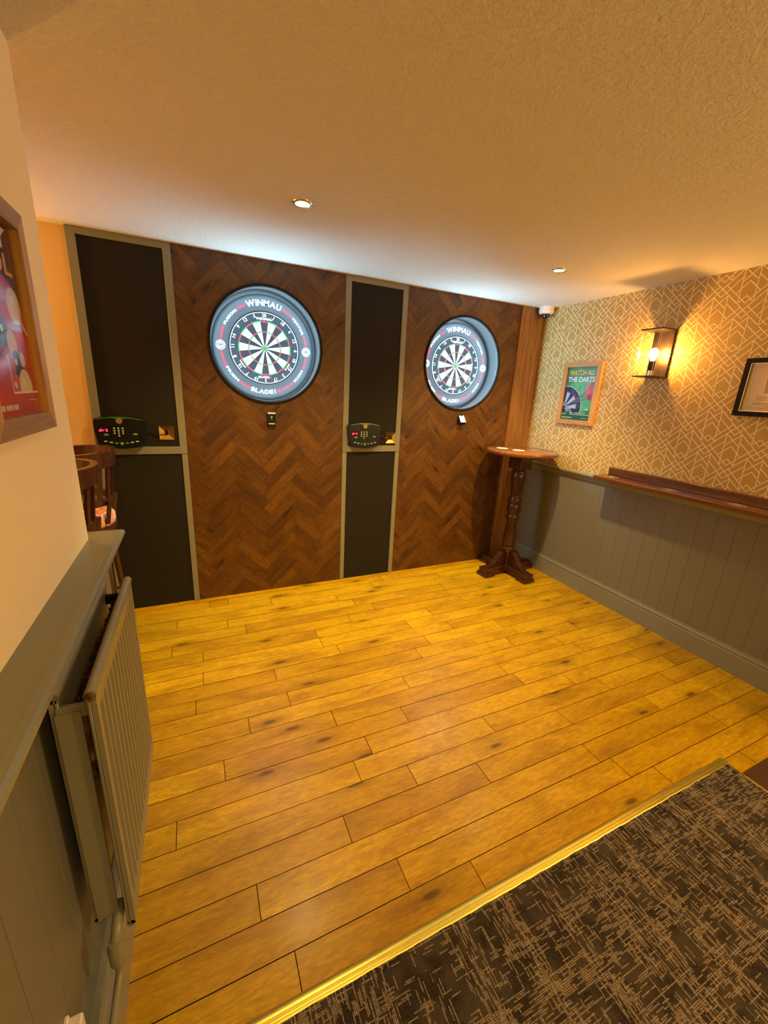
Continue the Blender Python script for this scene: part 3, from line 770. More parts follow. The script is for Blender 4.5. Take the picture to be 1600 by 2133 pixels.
# scoreboards
M['disp_r'] = mat('red_digits', (0.1, 0, 0), 0.5, emit=(1.0, 0.03, 0.07), es=6)
M['btn'] = mat('pale_green_button', (0.42, 0.58, 0.38), 0.5)
M['btn_g'] = mat('green_button', (0.10, 0.42, 0.10), 0.5)
M['trim_g'] = mat('green_trim', (0.035, 0.20, 0.05), 0.25, coat=0.5)
def scoreboard(loc, label):
    t_ = thing('scoreboard', label, 'dart scoreboard', loc, BACK, 'electronic dart scoreboards')
    pts = []
    def arc(x0, y0, x1, y1, sag, n):
        return [(x0 + (x1 - x0) * i / n, y0 + (y1 - y0) * i / n + sag * math.sin(PI * i / n)) for i in range(n)]
    out = arc(-0.118, 0.078, 0.118, 0.078, 0.016, 16) + [(0.118, 0.078), (0.128, 0.070), (0.131, 0.055)] + [(0.128, 0.0), (0.118, -0.068), (0.108, -0.080)] + arc(0.100, -0.085, -0.100, -0.085, -0.012, 12) + [(-0.100, -0.085), (-0.112, -0.078), (-0.119, -0.065), (-0.128, 0.0), (-0.131, 0.055), (-0.128, 0.070)]
    b = MB(); n = len(out); rings = [(1.0, 0.0), (1.0, 0.030), (0.975, 0.038)]
    vs = [(p[0] * k, p[1] * k, z) for k, z in rings for p in out]
    fs = [(j * n + i, j * n + (i + 1) % n, (j + 1) * n + (i + 1) % n, (j + 1) * n + i) for j in range(2) for i in range(n)] + [tuple(range(2 * n, 3 * n)), tuple(range(n))[::-1]]
    b.mesh(vs, fs); b.build('housing', M['black_plastic'], t_)
    b = MB(); z = 0.0385
    for i in range(16):
        f = lambda k: -0.112 + 0.224 * k / 16
        tp = lambda k: 0.0755 + 0.0145 * math.sin(PI * k / 16)
        lo = lambda k: tp(k) - 0.005 - 0.012 * max(0, 1 - abs(k - 8) / 3.2) ** 1.0
        b.face([(f(i), lo(i), z), (f(i + 1), lo(i + 1), z), (f(i + 1), tp(i + 1), z), (f(i), tp(i), z)])
    b.build('green_trim', M['trim_g'], t_)
    b = MB(); disc(b, 0, 0.066, 0.0165, 0.0395, 0, 24)
    disc(b, 0, 0.066, 0.0150, 0.0398, 1, 24, 0.0135)
    for i in range(12): disc(b, 0, 0.066, 0.012, 0.0399, 1, 2, 0.003, R(30 * i), R(30 * i + 14))
    b.build('round_badge', [mat('badge_dark', (0.12, 0.07, 0.03), 0.5), mat('badge_gold', (0.75, 0.50, 0.18), 0.4, 0.3)], t_)
    b = MB(); rect(b, -0.112, -0.002, -0.050, 0.030, 0.0386, 0); b.build('display_window', mat('display_glass', (0.03, 0.002, 0.006), 0.15), t_)
    b = MB(); z = 0.0392
    def sg(x0, y0, x1, y1):
        d = Vector((x1 - x0, y1 - y0)).normalized(); nn = Vector((-d.y, d.x)) * 0.0013
        b.face([(x0 + nn.x, y0 + nn.y, z), (x1 + nn.x, y1 + nn.y, z), (x1 - nn.x, y1 - nn.y, z), (x0 - nn.x, y0 - nn.y, z)])
    for k, sgs in enumerate((((0, 0, 0.008, 0), (0, 0, 0, 0.008), (0, 0.008, 0.008, 0.008), (0.009, 0, 0.010, 0.016)),
                             ((0, 0, 0.0005, 0.008), (0.001, 0.008, 0.009, 0.008)),
                             ((0.0, 0.0, 0.001, 0.016), (0, 0, 0.008, 0), (0.001, 0.008, 0.008, 0.008)))):
        ox = -0.102 + k * 0.0165
        for s_ in sgs: sg(ox + s_[0], 0.006 + s_[1], ox + s_[2], 0.006 + s_[3])
    b.build('red_digits', M['disp_r'], t_)
    for r in range(4):
        for c in range(3):
            if r == 3 and c != 1: continue
            b = MB(); b.lathe([(0.0, 0.0030), (0.0042, 0.0026), (0.0052, 0.0)], 14, 0, Matrix.Translation((-0.008 + (c - 1) * 0.021, 0.024 - r * 0.0145, 0.0383)))
            b.build('key', M['btn'], t_)
    for x, y, mm, sx, sy in ((-0.072, -0.014, 'btn_g', 0.013, 0.0058), (0.075, -0.010, 'btn_g', 0.013, 0.0058)):
        b = MB(); b.lathe([(0.0, 0.0025), (0.9, 0.002), (1.0, 0.0)], 20, 0, Matrix.Translation((x, y, 0.0383)) @ Matrix.Diagonal((sx, sy, 1, 1)))
        b.build('oval_key', M[mm], t_)
    for i in range(7):
        x = -0.078 + i * 0.0265; y = -0.048 - 0.016 * math.sin(PI * (i + 0.6) / 7.2)
        b = MB()
        if i == 3: b.lathe([(0.0, 0.002), (0.008, 0.002), (0.009, 0)], 18, 0, Matrix.Translation((x, y - 0.001, 0.0383)))
        else: b.box((x - 0.008, y - 0.0035, 0.038), (x + 0.008, y + 0.0035, 0.0402), 0, 0.001)
        b.build('function_key', M['btn_g' if i in (2, 3, 4) else 'btn'], t_)
    return t_
scoreboard((-0.398, D - 0.0065, 1.176), 'black electronic dart scoreboard with red digits on the left black panel')
scoreboard((1.148, D - 0.0065, 1.168), 'black electronic dart scoreboard with red digits on the panel between dartboards')
def socket(loc, label):
    t_ = thing('wall_socket', label, 'wall socket', loc, BACK, 'brass wall sockets')
    b = MB(); b.mesh([(-0.043, -0.043, 0), (0.043, -0.043, 0), (0.043, 0.043, 0), (-0.043, 0.043, 0), (-0.041, -0.041, 0.006), (0.041, -0.041, 0.006), (0.041, 0.041, 0.006), (-0.041, 0.041, 0.006), (-0.014, -0.014, 0.0025), (0.014, -0.014, 0.0025), (0.014, 0.014, 0.0025), (-0.014, 0.014, 0.0025)],
                     [(0, 1, 5, 4), (1, 2, 6, 5), (2, 3, 7, 6), (3, 0, 4, 7), (4, 5, 9, 8), (5, 6, 10, 9), (6, 7, 11, 10), (7, 4, 8, 11), (8, 9, 10, 11), (3, 2, 1, 0)])
    b.build('plate', M['brassp'], t_)
    b = MB(); b.box((-0.010, -0.012, 0.002), (0.010, 0.016, 0.016), 0, 0.002); b.build('plug', M['black_plastic'], t_)
    for x in (-0.030, 0.030):
        b = MB(); b.lathe([(0, 0.0075), (0.003, 0.007), (0.0038, 0.004)], 12, 0, Matrix.Translation((x, 0, 0))); b.build('screw', M['brassp'], t_)
    return t_
socket((-0.160, D + 0.003, 1.171), 'square brass wall socket beside the left scoreboard')
socket((1.378, D + 0.003, 1.146), 'square brass wall socket beside the right scoreboard')
for (x0, x1, z, lb) in ((-0.270, -0.168, 1.166, 'thin black cable from the left scoreboard to its brass socket'), (1.276, 1.370, 1.155, 'thin black cable from the right scoreboard to its brass socket')):
    b = MB(); b.tube([(x0, D - 0.004, z + 0.01), (x0 + 0.03, D - 0.006, z + 0.006), (x0 + 0.06, D - 0.008, z - 0.012), (x1 - 0.012, D - 0.012, z - 0.006), (x1, D - 0.010, z - 0.006)], 0.0025, 8)
    tag(b.build('power_cable', M['black_plastic']), lb, 'cable')

# ------------------------------------------------------------------ ceiling downlights and camera dome
def downlight(x, y, label):
    t_ = thing('downlight', label, 'ceiling light', (x, y, H), (0, 0, 0), 'recessed ceiling downlights')
    b = MB(); b.lathe([(0.029, -0.001), (0.031, -0.006), (0.037, -0.007), (0.041, -0.004), (0.042, 0.0)], 40); b.build('bezel', M['nickel'], t_)
    b = MB(); b.lathe([(0.0, -0.0035), (0.0295, -0.0025)], 32); b.build('lens', M['lens'], t_)
downlight(*SPOTS[0], 'round recessed ceiling spotlight in front of the left dartboard')
downlight(*SPOTS[1], 'round recessed ceiling spotlight near the right wall lantern')
t_ = thing('dome_camera', 'white dome security camera with dark bubble in the ceiling corner', 'security camera', (2.70, 2.80, H))
b = MB(); b.lathe([(0.058, 0.0), (0.058, -0.035), (0.056, -0.044), (0.046, -0.052), (0.036, -0.053), (0.0, -0.053)], 40); b.box((-0.012, -0.0585, -0.032), (0.012, -0.0575, -0.029)); b.build('base', M['white_plastic'], t_)
b = MB(); b.lathe([(0.034, -0.052), (0.033, -0.064), (0.028, -0.076), (0.018, -0.086), (0.0, -0.090)], 32); b.build('bubble', M['dome'], t_)

# ------------------------------------------------------------------ wall lantern
t_ = thing('wall_lantern', 'square glass wall lantern with glowing bulb on the patterned wallpaper', 'wall light', (WP - 0.001, 1.812, 1.668))
b = MB(); b.box((-0.012, -0.066, 0.0), (0, 0.066, 0.278), 0, 0.002); b.build('back_plate', M['bronze'], t_)
b = MB(); b.box((-0.145, -0.072, 0.272), (0, 0.068, 0.280), 0, 0.001); b.build('top_plate', M['bronze'], t_)
b = MB(); b.box((-0.145, -0.072, -0.006), (0, 0.068, 0.001), 0, 0.001); b.build('bottom_plate', M['bronze'], t_)
b = MB(); g = 0.002; x0, x1, ya, yb = -0.138, -0.012, -0.066, 0.062
b.box((x0, ya, 0.001), (x0 + g, yb, 0.272)); b.build('front_pane', M['glass'], t_)
for yy in (ya, yb):
    b = MB(); b.box((x0 + g, yy - (g if yy > 0 else 0), 0.001), (x1, yy + (0 if yy > 0 else g), 0.272)); b.build('side_pane', M['glass'], t_)
b = MB()
for yy in (ya, ya + 0.012, yb): b.box((x0 - 0.0012, yy - 0.0008, 0.001), (x0 + 0.0004, yy + 0.0008, 0.272))
b.build('glass_edges', mat('bright_glass_edge', (0.9, 0.75, 0.45), 0.3, spec=0.8), t_)
b = MB(); b.lathe([(0.0, 0.002), (0.016, 0.002), (0.016, 0.035)], 24, 1, Matrix.Translation((-0.072, 0, 0))); b.lathe([(0.016, 0.035), (0.0185, 0.036), (0.0185, 0.092), (0.0, 0.092)], 24, 0, Matrix.Translation((-0.072, 0, 0)))
b.build('bulb_holder', [M['black_matt'], M['nickel']], t_)
b = MB(); b.lathe([(0.010, 0.093), (0.013, 0.102), (0.021, 0.120), (0.0245, 0.138), (0.022, 0.154), (0.013, 0.167), (0.0, 0.172)], 24, 0, Matrix.Translation((-0.072, 0, 0)))
b.build('bulb', M['bulb'], t_)

# ------------------------------------------------------------------ pictures
def bar_frame(t_, w_, h_, fwid, dep, mats, rabbet=0.006):
    """four separate mitred bars around a w x h picture; local x right, y up, z out"""
    W2, H2 = w_ / 2, h_ / 2; i2, j2 = W2 - fwid, H2 - fwid
    sides = [[(-W2, H2), (W2, H2), (i2, j2), (-i2, j2)], [(W2, -H2), (-W2, -H2), (-i2, -j2), (i2, -j2)],
             [(-W2, -H2), (-W2, H2), (-i2, j2), (-i2, -j2)], [(W2, H2), (W2, -H2), (i2, -j2), (i2, j2)]]
    for k, q in enumerate(sides):
        b = MB(); vs = [(p[0], p[1], 0) for p in q] + [(p[0], p[1], dep) for p in q]
        b.mesh(vs, [(0, 1, 2, 3)[::-1], (4, 5, 6, 7), (0, 1, 5, 4), (1, 2, 6, 5), (2, 3, 7, 6), (3, 0, 4, 7)])
        b.build('frame_bar', mats[k], t_)
M['pine_h'] = m_wood('pine_frame_rail', (0.55, 0.30, 0.10), (0.34, 0.16, 0.045), 0.5, 0, 0.8)
M['pine_v'] = m_wood('pine_frame_stile', (0.62, 0.34, 0.11), (0.40, 0.19, 0.05), 0.5, 1, 0.8)
PC = {}
def pc(name, c, rough=0.35):
    if name not in PC: PC[name] = mat('print_' + name, c, rough)
    return PC[name]
M['pane'] = m_pane('picture_glass')
# darts poster
t_ = thing('poster', 'framed green poster reading WATCH ALL THE DARTS on the wallpaper', 'poster', (WP - 0.0006, 2.388, 1.549), RIGHT)
bar_frame(t_, 0.352, 0.470, 0.036, 0.026, [M['pine_h'], M['pine_h'], M['pine_v'], M['pine_v']])
ms = [pc('green', (0.03, 0.22, 0.10)), pc('lightgreen', (0.07, 0.42, 0.17)), pc('yellow', (0.85, 0.55, 0.02)), pc('white', (0.8, 0.82, 0.84)), pc('navy', (0.02, 0.03, 0.09)), pc('paleblue', (0.42, 0.55, 0.85)), pc('red', (0.60, 0.05, 0.07)), pc('darkgreen', (0.01, 0.12, 0.07)), pc('darkred', (0.30, 0.02, 0.03)), pc('grey', (0.12, 0.13, 0.16)), pc('pale_green', (0.25, 0.60, 0.40))]
b = MB(); z = 0.008; PW, PH = 0.281, 0.399
rect(b, -PW / 2, -PH / 2, PW / 2, PH / 2, z, 0)
def clipR(P):
    for a in ((1, 0, -PW / 2, 1), (1, 0, PW / 2, -1), (0, 1, -PH / 2 + 0.052, 1), (0, 1, PH / 2, -1)):
        if P: P = clip_poly(P, *a)
    return P
def cpoly(pts, zz, mi):
    P = clipR(pts)
    if P: poly(b, P, zz, mi)
cpoly([(0.02 + 0.15 * math.cos(R(a)), -0.01 + 0.13 * math.sin(R(a))) for a in range(0, 360, 12)], z + 0.0002, 1)
cx_, cy_ = -0.125, -0.105; rr = 0.165
cpoly([(cx_ + rr * math.cos(R(a)), cy_ + rr * math.sin(R(a))) for a in range(0, 360, 8)], z + 0.0004, 3)
cpoly([(cx_ + (rr - 0.004) * math.cos(R(a)), cy_ + (rr - 0.004) * math.sin(R(a))) for a in range(0, 360, 8)], z + 0.0005, 4)
for k in range(-3, 11):
    a0, a1 = R(k * 18 - 4), R(k * 18 + 14)
    if k % 2: continue
    P = [(cx_ + r * math.cos(a), cy_ + r * math.sin(a)) for r, a in ((0.012, a0), (0.115, a0), (0.115, a1), (0.012, a1))]
    cpoly(P, z + 0.0006, 5)
    P = [(cx_ + r * math.cos(a), cy_ + r * math.sin(a)) for r, a in ((0.115, a0), (0.124, a0), (0.124, a1), (0.115, a1))]
    cpoly(P, z + 0.0006, 6)
for (x0, y0, x1, y1) in ((-0.055, -0.075, 0.085, 0.012), (-0.075, -0.080, 0.075, -0.035), (-0.045, -0.062, 0.060, 0.020)):
    d = Vector((x1 - x0, y1 - y0)).normalized(); nn = Vector((-d.y, d.x))
    P = [(x0, y0), (x0 + d.x * 0.04 + nn.x * 0.004, y0 + d.y * 0.04 + nn.y * 0.004), (x1 + nn.x * 0.003, y1 + nn.y * 0.003), (x1 - nn.x * 0.003, y1 - nn.y * 0.003), (x0 + d.x * 0.04 - nn.x * 0.004, y0 + d.y * 0.04 - nn.y * 0.004)]
    cpoly(P, z + 0.0009, 9)
for i, (x, y, r, mi) in enumerate(((0.112, 0.040, 0.052, 10), (0.100, 0.052, 0.030, 6), (0.088, 0.010, 0.034, 6), (0.120, -0.010, 0.032, 6), (0.118, 0.075, 0.022, 8), (0.100, -0.022, 0.020, 8))):
    cpoly([(x + r * math.cos(R(a)), y + r * 1.2 * math.sin(R(a))) for a in range(0, 360, 20)], z + 0.0010 + i * 0.0001, mi)
rect(b, -PW / 2, -PH / 2, PW / 2, -PH / 2 + 0.040, z + 0.0012, 7)
rect(b, -PW / 2, -PH / 2 + 0.040, -0.098, -PH / 2 + 0.043, z + 0.0014, 3); rect(b, -0.055, -PH / 2 + 0.040, PW / 2, -PH / 2 + 0.043, z + 0.0014, 3)
rect(b, -0.100, -PH / 2 + 0.040, -0.053, -PH / 2 + 0.088, z + 0.0014, 3); rect(b, -0.097, -PH / 2 + 0.038, -0.056, -PH / 2 + 0.085, z + 0.0016, 7)
put_text(b, 'WATCH ALL', 0.0, 0.158, 0.236, 0.040, 2, z + 0.0016, 0, 0.035)
put_text(b, 'THE DARTS', 0.0, 0.108, 0.246, 0.040, 3, z + 0.0016, 0, 0.035)
for xx, yy, ww, hh in ((-0.077, -PH / 2 + 0.078, 0.034, 0.004), (-0.077, -PH / 2 + 0.068, 0.034, 0.004), (0.040, -0.145, 0.105, 0.005), (-0.080, -0.183, 0.105, 0.006), (0.085, -0.183, 0.055, 0.003), (0.10, -0.115, 0.035, 0.010)):
    k = int(ww / 0.006)
    for q in range(k): rect(b, xx - ww / 2 + q * 0.006, yy - hh / 2, xx - ww / 2 + q * 0.006 + (0.0048 if q % 5 else 0.003), yy + hh / 2, z + 0.0018, 3)
b.build('print', ms, t_)
b = MB(); b.box((-PW / 2, -PH / 2, 0.0125), (PW / 2, PH / 2, 0.0137)); b.build('picture_glass', M['pane'], t_)

# dark framed notice at the right edge
t_ = thing('framed_notice', 'black framed cream notice with a small grey picture, cut by the right edge', 'picture', (WP - 0.0006, 1.108, 1.607), RIGHT)
bar_frame(t_, 0.43, 0.300, 0.026, 0.024, [M['black_matt']] * 4)
b = MB(); b.mesh([], [])
for (x0, y0, x1, y1) in ((-0.189, -0.1245, 0.189, -0.1225), (-0.189, 0.1225, 0.189, 0.1245), (-0.189, -0.1245, -0.187, 0.1245), (0.187, -0.1245, 0.189, 0.1245)):
    b.box((x0, y0, 0.012), (x1, y1, 0.022))
b.build('silver_slip', M['nickel'], t_)
b = MB(); z = 0.006; ms = [pc('cream', (0.62, 0.50, 0.30)), pc('ink', (0.07, 0.05, 0.03)), pc('photo', (0.13, 0.10, 0.08)), pc('photo_light', (0.24, 0.20, 0.16))]
rect(b, -0.189, -0.124, 0.189, 0.124, z, 0)
for x0, y0, x1, y1 in ((-0.168, -0.106, 0.168, -0.105), (-0.168, 0.105, 0.168, 0.106), (-0.168, -0.106, -0.167, 0.106), (0.167, -0.106, 0.168, 0.106)): rect(b, x0, y0, x1, y1, z + 0.0003, 1)
rect(b, -0.105, -0.030, 0.105, 0.052, z + 0.0003, 2)
for q in range(14): disc(b, -0.09 + random.random() * 0.18, -0.02 + random.random() * 0.06, 0.010, z + 0.0004 + q * 0.00003, 3, 10)
put_text(b, 'H', -0.094, 0.082, 0.016, 0.018, 1, z + 0.0003, 0, 0.01)
rect(b, -0.112, 0.081, -0.105, 0.083, z + 0.0003, 1)
rect(b, -0.112, 0.062, 0.112, 0.065, z + 0.0003, 1)
put_text(b, 'HARTLEY', -0.100, -0.083, 0.082, 0.009, 1, z + 0.0003, 0, 0.01)
for q, yy in enumerate((-0.048, -0.056, -0.064)):
    for k in range(22): rect(b, -0.128 + k * 0.0118, yy, -0.128 + k * 0.0118 + 0.0095, yy + 0.003, z + 0.0003, 1)
for k in range(10): rect(b, -0.085 + k * 0.012, -0.098, -0.085 + k * 0.012 + 0.009, -0.0955, z + 0.0003, 1)
b.build('paper', ms, t_)
b = MB(); b.box((-0.187, -0.122, 0.010), (0.187, 0.122, 0.0112)); b.build('picture_glass', M['pane'], t_)

# pool poster on the left wall
t_ = thing('poster', 'framed red pool poster on the cream wall above the grey ledge', 'poster', (XL + 0.0006, 1.088, 1.579), LEFT)
M['old_h'] = m_wood('weathered_rail', (0.33, 0.215, 0.12), (0.20, 0.12, 0.06), 0.55, 0, 0.8)
M['old_v'] = m_wood('golden_stile', (0.52, 0.30, 0.08), (0.30, 0.15, 0.035), 0.45, 1, 0.8)
bar_frame(t_, 0.345, 0.446, 0.038, 0.026, [M['old_h'], M['old_h'], M['old_v'], M['old_v']])
PW, PH = 0.271, 0.372; z = 0.008
ms = [pc('pool_red', (0.50, 0.02, 0.025)), pc('pool_dark', (0.07, 0.008, 0.02)), pc('white', (0.8, 0.8, 0.8)), pc('ball_cream', (0.75, 0.62, 0.45)), pc('ball_red', (0.55, 0.06, 0.05)), pc('ball_black', (0.02, 0.02, 0.03)), pc('gold', (0.75, 0.42, 0.08)), pc('band_red', (0.52, 0.03, 0.03)), pc('cloth_grey', (0.10, 0.08, 0.10))]
b = MB(); rect(b, -PW / 2, -PH / 2, PW / 2, PH / 2, z, 0); rect(b, -PW / 2, 0.02, PW / 2, PH / 2, z + 0.0002, 1)
def cp2(pts, zz, mi):
    P = pts
    for a in ((1, 0, -PW / 2, 1), (1, 0, PW / 2, -1), (0, 1, -PH / 2 + 0.045, 1), (0, 1, PH / 2, -1)):
        if P: P = clip_poly(P, *a)
    if P: poly(b, P, zz, mi)
circ = lambda x, y, r, k=1.0: [(x + r * math.cos(R(a)), y + r * k * math.sin(R(a))) for a in range(0, 360, 15)]
cp2([(-0.15, -0.20), (0.12, -0.20), (0.02, -0.06), (-0.15, 0.02)], z + 0.0003, 8)
cp2(circ(0.02, -0.01, 0.12, 0.8), z + 0.0003, 0)
for i, (x, y, r, mi) in enumerate(((0.085, 0.03, 0.036, 3), (-0.03, 0.01, 0.03, 4), (0.0, -0.03, 0.03, 5), (0.035, -0.045, 0.026, 3), (-0.06, -0.04, 0.03, 3), (0.045, -0.09, 0.032, 5), (0.0, -0.085, 0.03, 4), (0.075, -0.075, 0.015, 3), (0.02, -0.135, 0.03, 4), (0.070, -0.130, 0.036, 3), (-0.05, -0.11, 0.032, 5), (-0.03, -0.155, 0.026, 2))):
    cp2(circ(x, y, r), z + 0.0005 + i * 0.0001, mi); cp2(circ(x - r * 0.3, y + r * 0.3, r * 0.22), z + 0.0018, 2)
cp2([(0.10, 0.0), (0.14, -0.03), (0.14, -0.024), (0.104, 0.006)], z + 0.0018, 2)
rect(b, -PW / 2, -PH / 2, PW / 2, -PH / 2 + 0.045, z + 0.0019, 7); rect(b, -PW / 2 + 0.13, -PH / 2 + 0.043, PW / 2, -PH / 2 + 0.047, z + 0.0021, 2)
rect(b, -PW / 2 + 0.127, -PH / 2 + 0.043, -PW / 2 + 0.131, -PH / 2 + 0.11, z + 0.0021, 2); rect(b, -PW / 2, -PH / 2 + 0.045, -PW / 2 + 0.127, -PH / 2 + 0.11, z + 0.0019, 7)
put_text(b, 'PLAY', -0.01, 0.155, 0.23, 0.040, 2, z + 0.0020, 0, 0.03)
put_text(b, 'POOL', -0.01, 0.106, 0.23, 0.040, 6, z + 0.0020, 0, 0.03)
for x0, n_ in ((-0.085, 2), (-0.062, 4), (-0.024, 3)):
    for k in range(n_): rect(b, x0 + k * 0.0085, -PH / 2 + 0.012, x0 + k * 0.0085 + 0.0065, -PH / 2 + 0.022, z + 0.0022, 2)
for k in range(7): rect(b, 0.070 + k * 0.007, -PH / 2 + 0.028, 0.070 + k * 0.007 + 0.005, -PH / 2 + 0.030, z + 0.0022, 2)
b.build('print', ms, t_)
b = MB(); b.box((-PW / 2, -PH / 2, 0.0125), (PW / 2, PH / 2, 0.0137)); b.build('picture_glass', M['pane'], t_)

# ------------------------------------------------------------------ wall shelf on the right
t_ = thing('drinks_shelf', 'long dark wooden drinks shelf with upstand along the papered wall', 'shelf', (W, 2.0, 0.96))
b = MB(); b.box((-0.152, -3.2, 0.0), (-0.002, 0.004, 0.026), 0, 0.004); b.build('shelf_board', M['shelf'], t_)
b = MB(); b.box((-0.018, -3.2, 0.026), (0.011, -0.012, 0.082), 0, 0.003); b.build('upstand', M['shelf'], t_)
M['brownmat'] = mat('brown_card', (0.16, 0.065, 0.025), 0.35); M['palemark'] = mat('pale_mark', (0.80, 0.60, 0.40), 0.4)
def beermat(x, y, z, r, pale, label, rot=0.0):
    b = MB(); b.lathe([(0, 0.0), (r, 0.0), (r, 0.0012), (0, 0.0012)], 36, 0)
    rng = random.Random(int(x * 1000 + y * 777))
    if pale: put_text(b, 'W', 0, 0, r * 0.9, r * 0.7, 1, 0.0016, rot)
    else:
        disc(b, 0, 0, r * 0.88, 0.0016, 1, 28, r * 0.80)
        for k in range(4):
            a = rng.uniform(-0.5, 0.5); q = (k - 1.5) * 0.36 * r; c, s_ = math.cos(a), math.sin(a); L = r * rng.uniform(0.35, 0.6); w2 = 0.0035
            b.face([(q * c - L * s_ - w2, q * s_ - L * c, 0.0016), (q * c - L * s_ + w2, q * s_ - L * c, 0.0016), (q * c + L * s_ + w2, q * s_ + L * c, 0.0016), (q * c + L * s_ - w2, q * s_ + L * c, 0.0016)], 1)
    o = b.build('beer_mat', [M['mat_paper'], M['palemark']] if pale else [M['brownmat'], M['palemark']]); o.location = (x, y, z); o.rotation_euler = (0, 0, rot)
    return tag(o, label, 'beer mat', 'beer mats')
beermat(2.672, 1.905, 0.986, 0.047, False, 'brown beer mat with pale marks at the left end of the wall shelf')
beermat(2.672, 1.500, 0.986, 0.047, False, 'brown beer mat with pale marks at the middle of the wall shelf', 0.5)
beermat(2.672, 1.140, 0.986, 0.047, False, 'brown beer mat with pale marks nearest the right picture edge on the shelf', 1.1)

# ------------------------------------------------------------------ pedestal bar table
TC = (2.450, 2.578)
t_ = thing('bar_table', 'tall round dark wooden bar table with turned column in the corner', 'table', (TC[0], TC[1], 0), (0, 0, R(4.5)))
b = MB(); b.lathe([(0.0, 1.055), (0.281, 1.055), (0.2865, 1.060), (0.288, 1.070), (0.2865, 1.081), (0.281, 1.085), (0.0, 1.085)], 72); b.build('table_top', M['table_top'], t_)
b = MB(); b.box((-0.058, -0.20, 1.032), (0.058, 0.20, 1.055), 0, 0.004); b.build('cleat', M['dark_table'], t_)
b = MB(); b.box((-0.068, -0.068, 0.930), (0.068, 0.068, 1.032), 0, 0.006); b.lathe([(0.066, 0.932), (0.058, 0.924), (0.050, 0.918), (0.050, 0.915)], 32)
prof = [(0.050, 0.915), (0.057, 0.910), (0.058, 0.902), (0.050, 0.897), (0.055, 0.888), (0.060, 0.872), (0.060, 0.85), (0.056, 0.82), (0.051, 0.78), (0.047, 0.73), (0.046, 0.690), (0.049, 0.680), (0.057, 0.672), (0.059, 0.658), (0.055, 0.643), (0.049, 0.638), (0.048, 0.630), (0.052, 0.624), (0.057, 0.610), (0.059, 0.588), (0.057, 0.562), (0.050, 0.545), (0.047, 0.538), (0.049, 0.531), (0.055, 0.522), (0.058, 0.507), (0.055, 0.490), (0.047, 0.480), (0.044, 0.465), (0.046, 0.43), (0.050, 0.38), (0.056, 0.32), (0.059, 0.28), (0.056, 0.255), (0.050, 0.242), (0.052, 0.236), (0.062, 0.230), (0.064, 0.220), (0.060, 0.212), (0.055, 0.208)]
b.lathe(prof, 40); b.box((-0.052, -0.052, 0.02), (0.052, 0.052, 0.210), 0, 0.004); b.build('column', M['dark_table'], t_)
for i in range(4):
    mx = Matrix.Rotation(R(90 * i), 4, 'Z')
    b = MB()
    b.box((0.04, -0.046, 0.022), (0.275, 0.046, 0.072), 0, 0.005, mx); b.box((0.175, -0.060, 0.0), (0.285, 0.060, 0.030), 0, 0.005, mx)
    sc_ = [(0.045, 0.070), (0.245, 0.070), (0.238, 0.082), (0.205, 0.088), (0.170, 0.100), (0.140, 0.125), (0.115, 0.160), (0.098, 0.180), (0.080, 0.192), (0.062, 0.196), (0.045, 0.188)]
    b.prism(sc_, -0.024, 0.024, 0, mx); b.build('foot', M['dark_table'], t_)
beermat(2.335, 2.690, 1.085, 0.047, True, 'pale round beer mat on the left back of the round bar table', 0.3)
beermat(2.395, 2.560, 1.085, 0.050, True, 'pale round beer mat near the middle of the round bar table', 2.4)
beermat(2.560, 2.545, 1.085, 0.048, False, 'brown beer mat with pale marks on the right of the bar table', 0.2)

# ------------------------------------------------------------------ radiator
t_ = thing('radiator', 'grey ribbed radiator standing off the left panelling below the ledge', 'radiator', (0, 0, 0))
def ribbed(xf, sgn, y0, y1, z0, z1, name):
    b = MB(); p = 0.0335; ys = []; n = int((y1 - y0 - 0.03) / p); st = y0 + ((y1 - y0) - n * p) / 2
    prof = [(y0, 0.0), (y0 + 0.002, 0.0)]
    for k in range(n):
        a = st + k * p
        prof += [(a + 0.004, 0), (a + 0.0075, 1.0), (a + p - 0.0075, 1.0), (a + p - 0.004, 0)]
    prof += [(y1 - 0.002, 0.0), (y1, 0.0)]
    zs = [z0, z0 + 0.035]
    for k in range(1, 5): zs.append(z0 + 0.035 + 0.018 * k / 4)
    for k in range(4, 0, -1): zs.append(z1 - 0.035 - 0.018 * k / 4)
    zs += [z1 - 0.035, z1]
    def dep(z):
        e = min(z - (z0 + 0.035), (z1 - 0.035) - z)
        return 0 if e <= 0 else min(1.0, math.sqrt(e / 0.018))
    vs = []; fs = []; m_ = len(prof)
    for z in zs:
        for (yy, g) in prof: vs.append((xf - sgn * 0.005 * g * 1.5 * dep(z), yy, z))
    for j in range(len(zs) - 1):
        for i in range(m_ - 1): fs.append((j * m_ + i, j * m_ + i + 1, (j + 1) * m_ + i + 1, (j + 1) * m_ + i))
    b.mesh(vs, fs, 0, False)
    b.box((xf - sgn * 0.015, y0, z0), (xf - sgn * 0.0085, y1, z1), 0, 0.002)
    b.box((xf - sgn * 0.008, y0, z0), (xf, y0 + 0.0015, z1)); b.box((xf - sgn * 0.008, y1 - 0.0015, z0), (xf, y1, z1))
    # rolled top edge
    b.tube([(xf - sgn * 0.008, y0, z1 + 0.002), (xf - sgn * 0.008, y1, z1 + 0.002)], 0.0105, 14)
    b.tube([(xf - sgn * 0.008, y0, z0 + 0.002), (xf - sgn * 0.008, y1, z0 + 0.002)], 0.009, 12)
    return b.build(name, M['radiator'], t_)
ribbed(-0.199, 1, 0.762, 1.262, 0.315, 0.922, 'front_panel')
ribbed(-0.276, -1, 0.785, 1.268, 0.33, 0.915, 'back_panel')
b = MB()
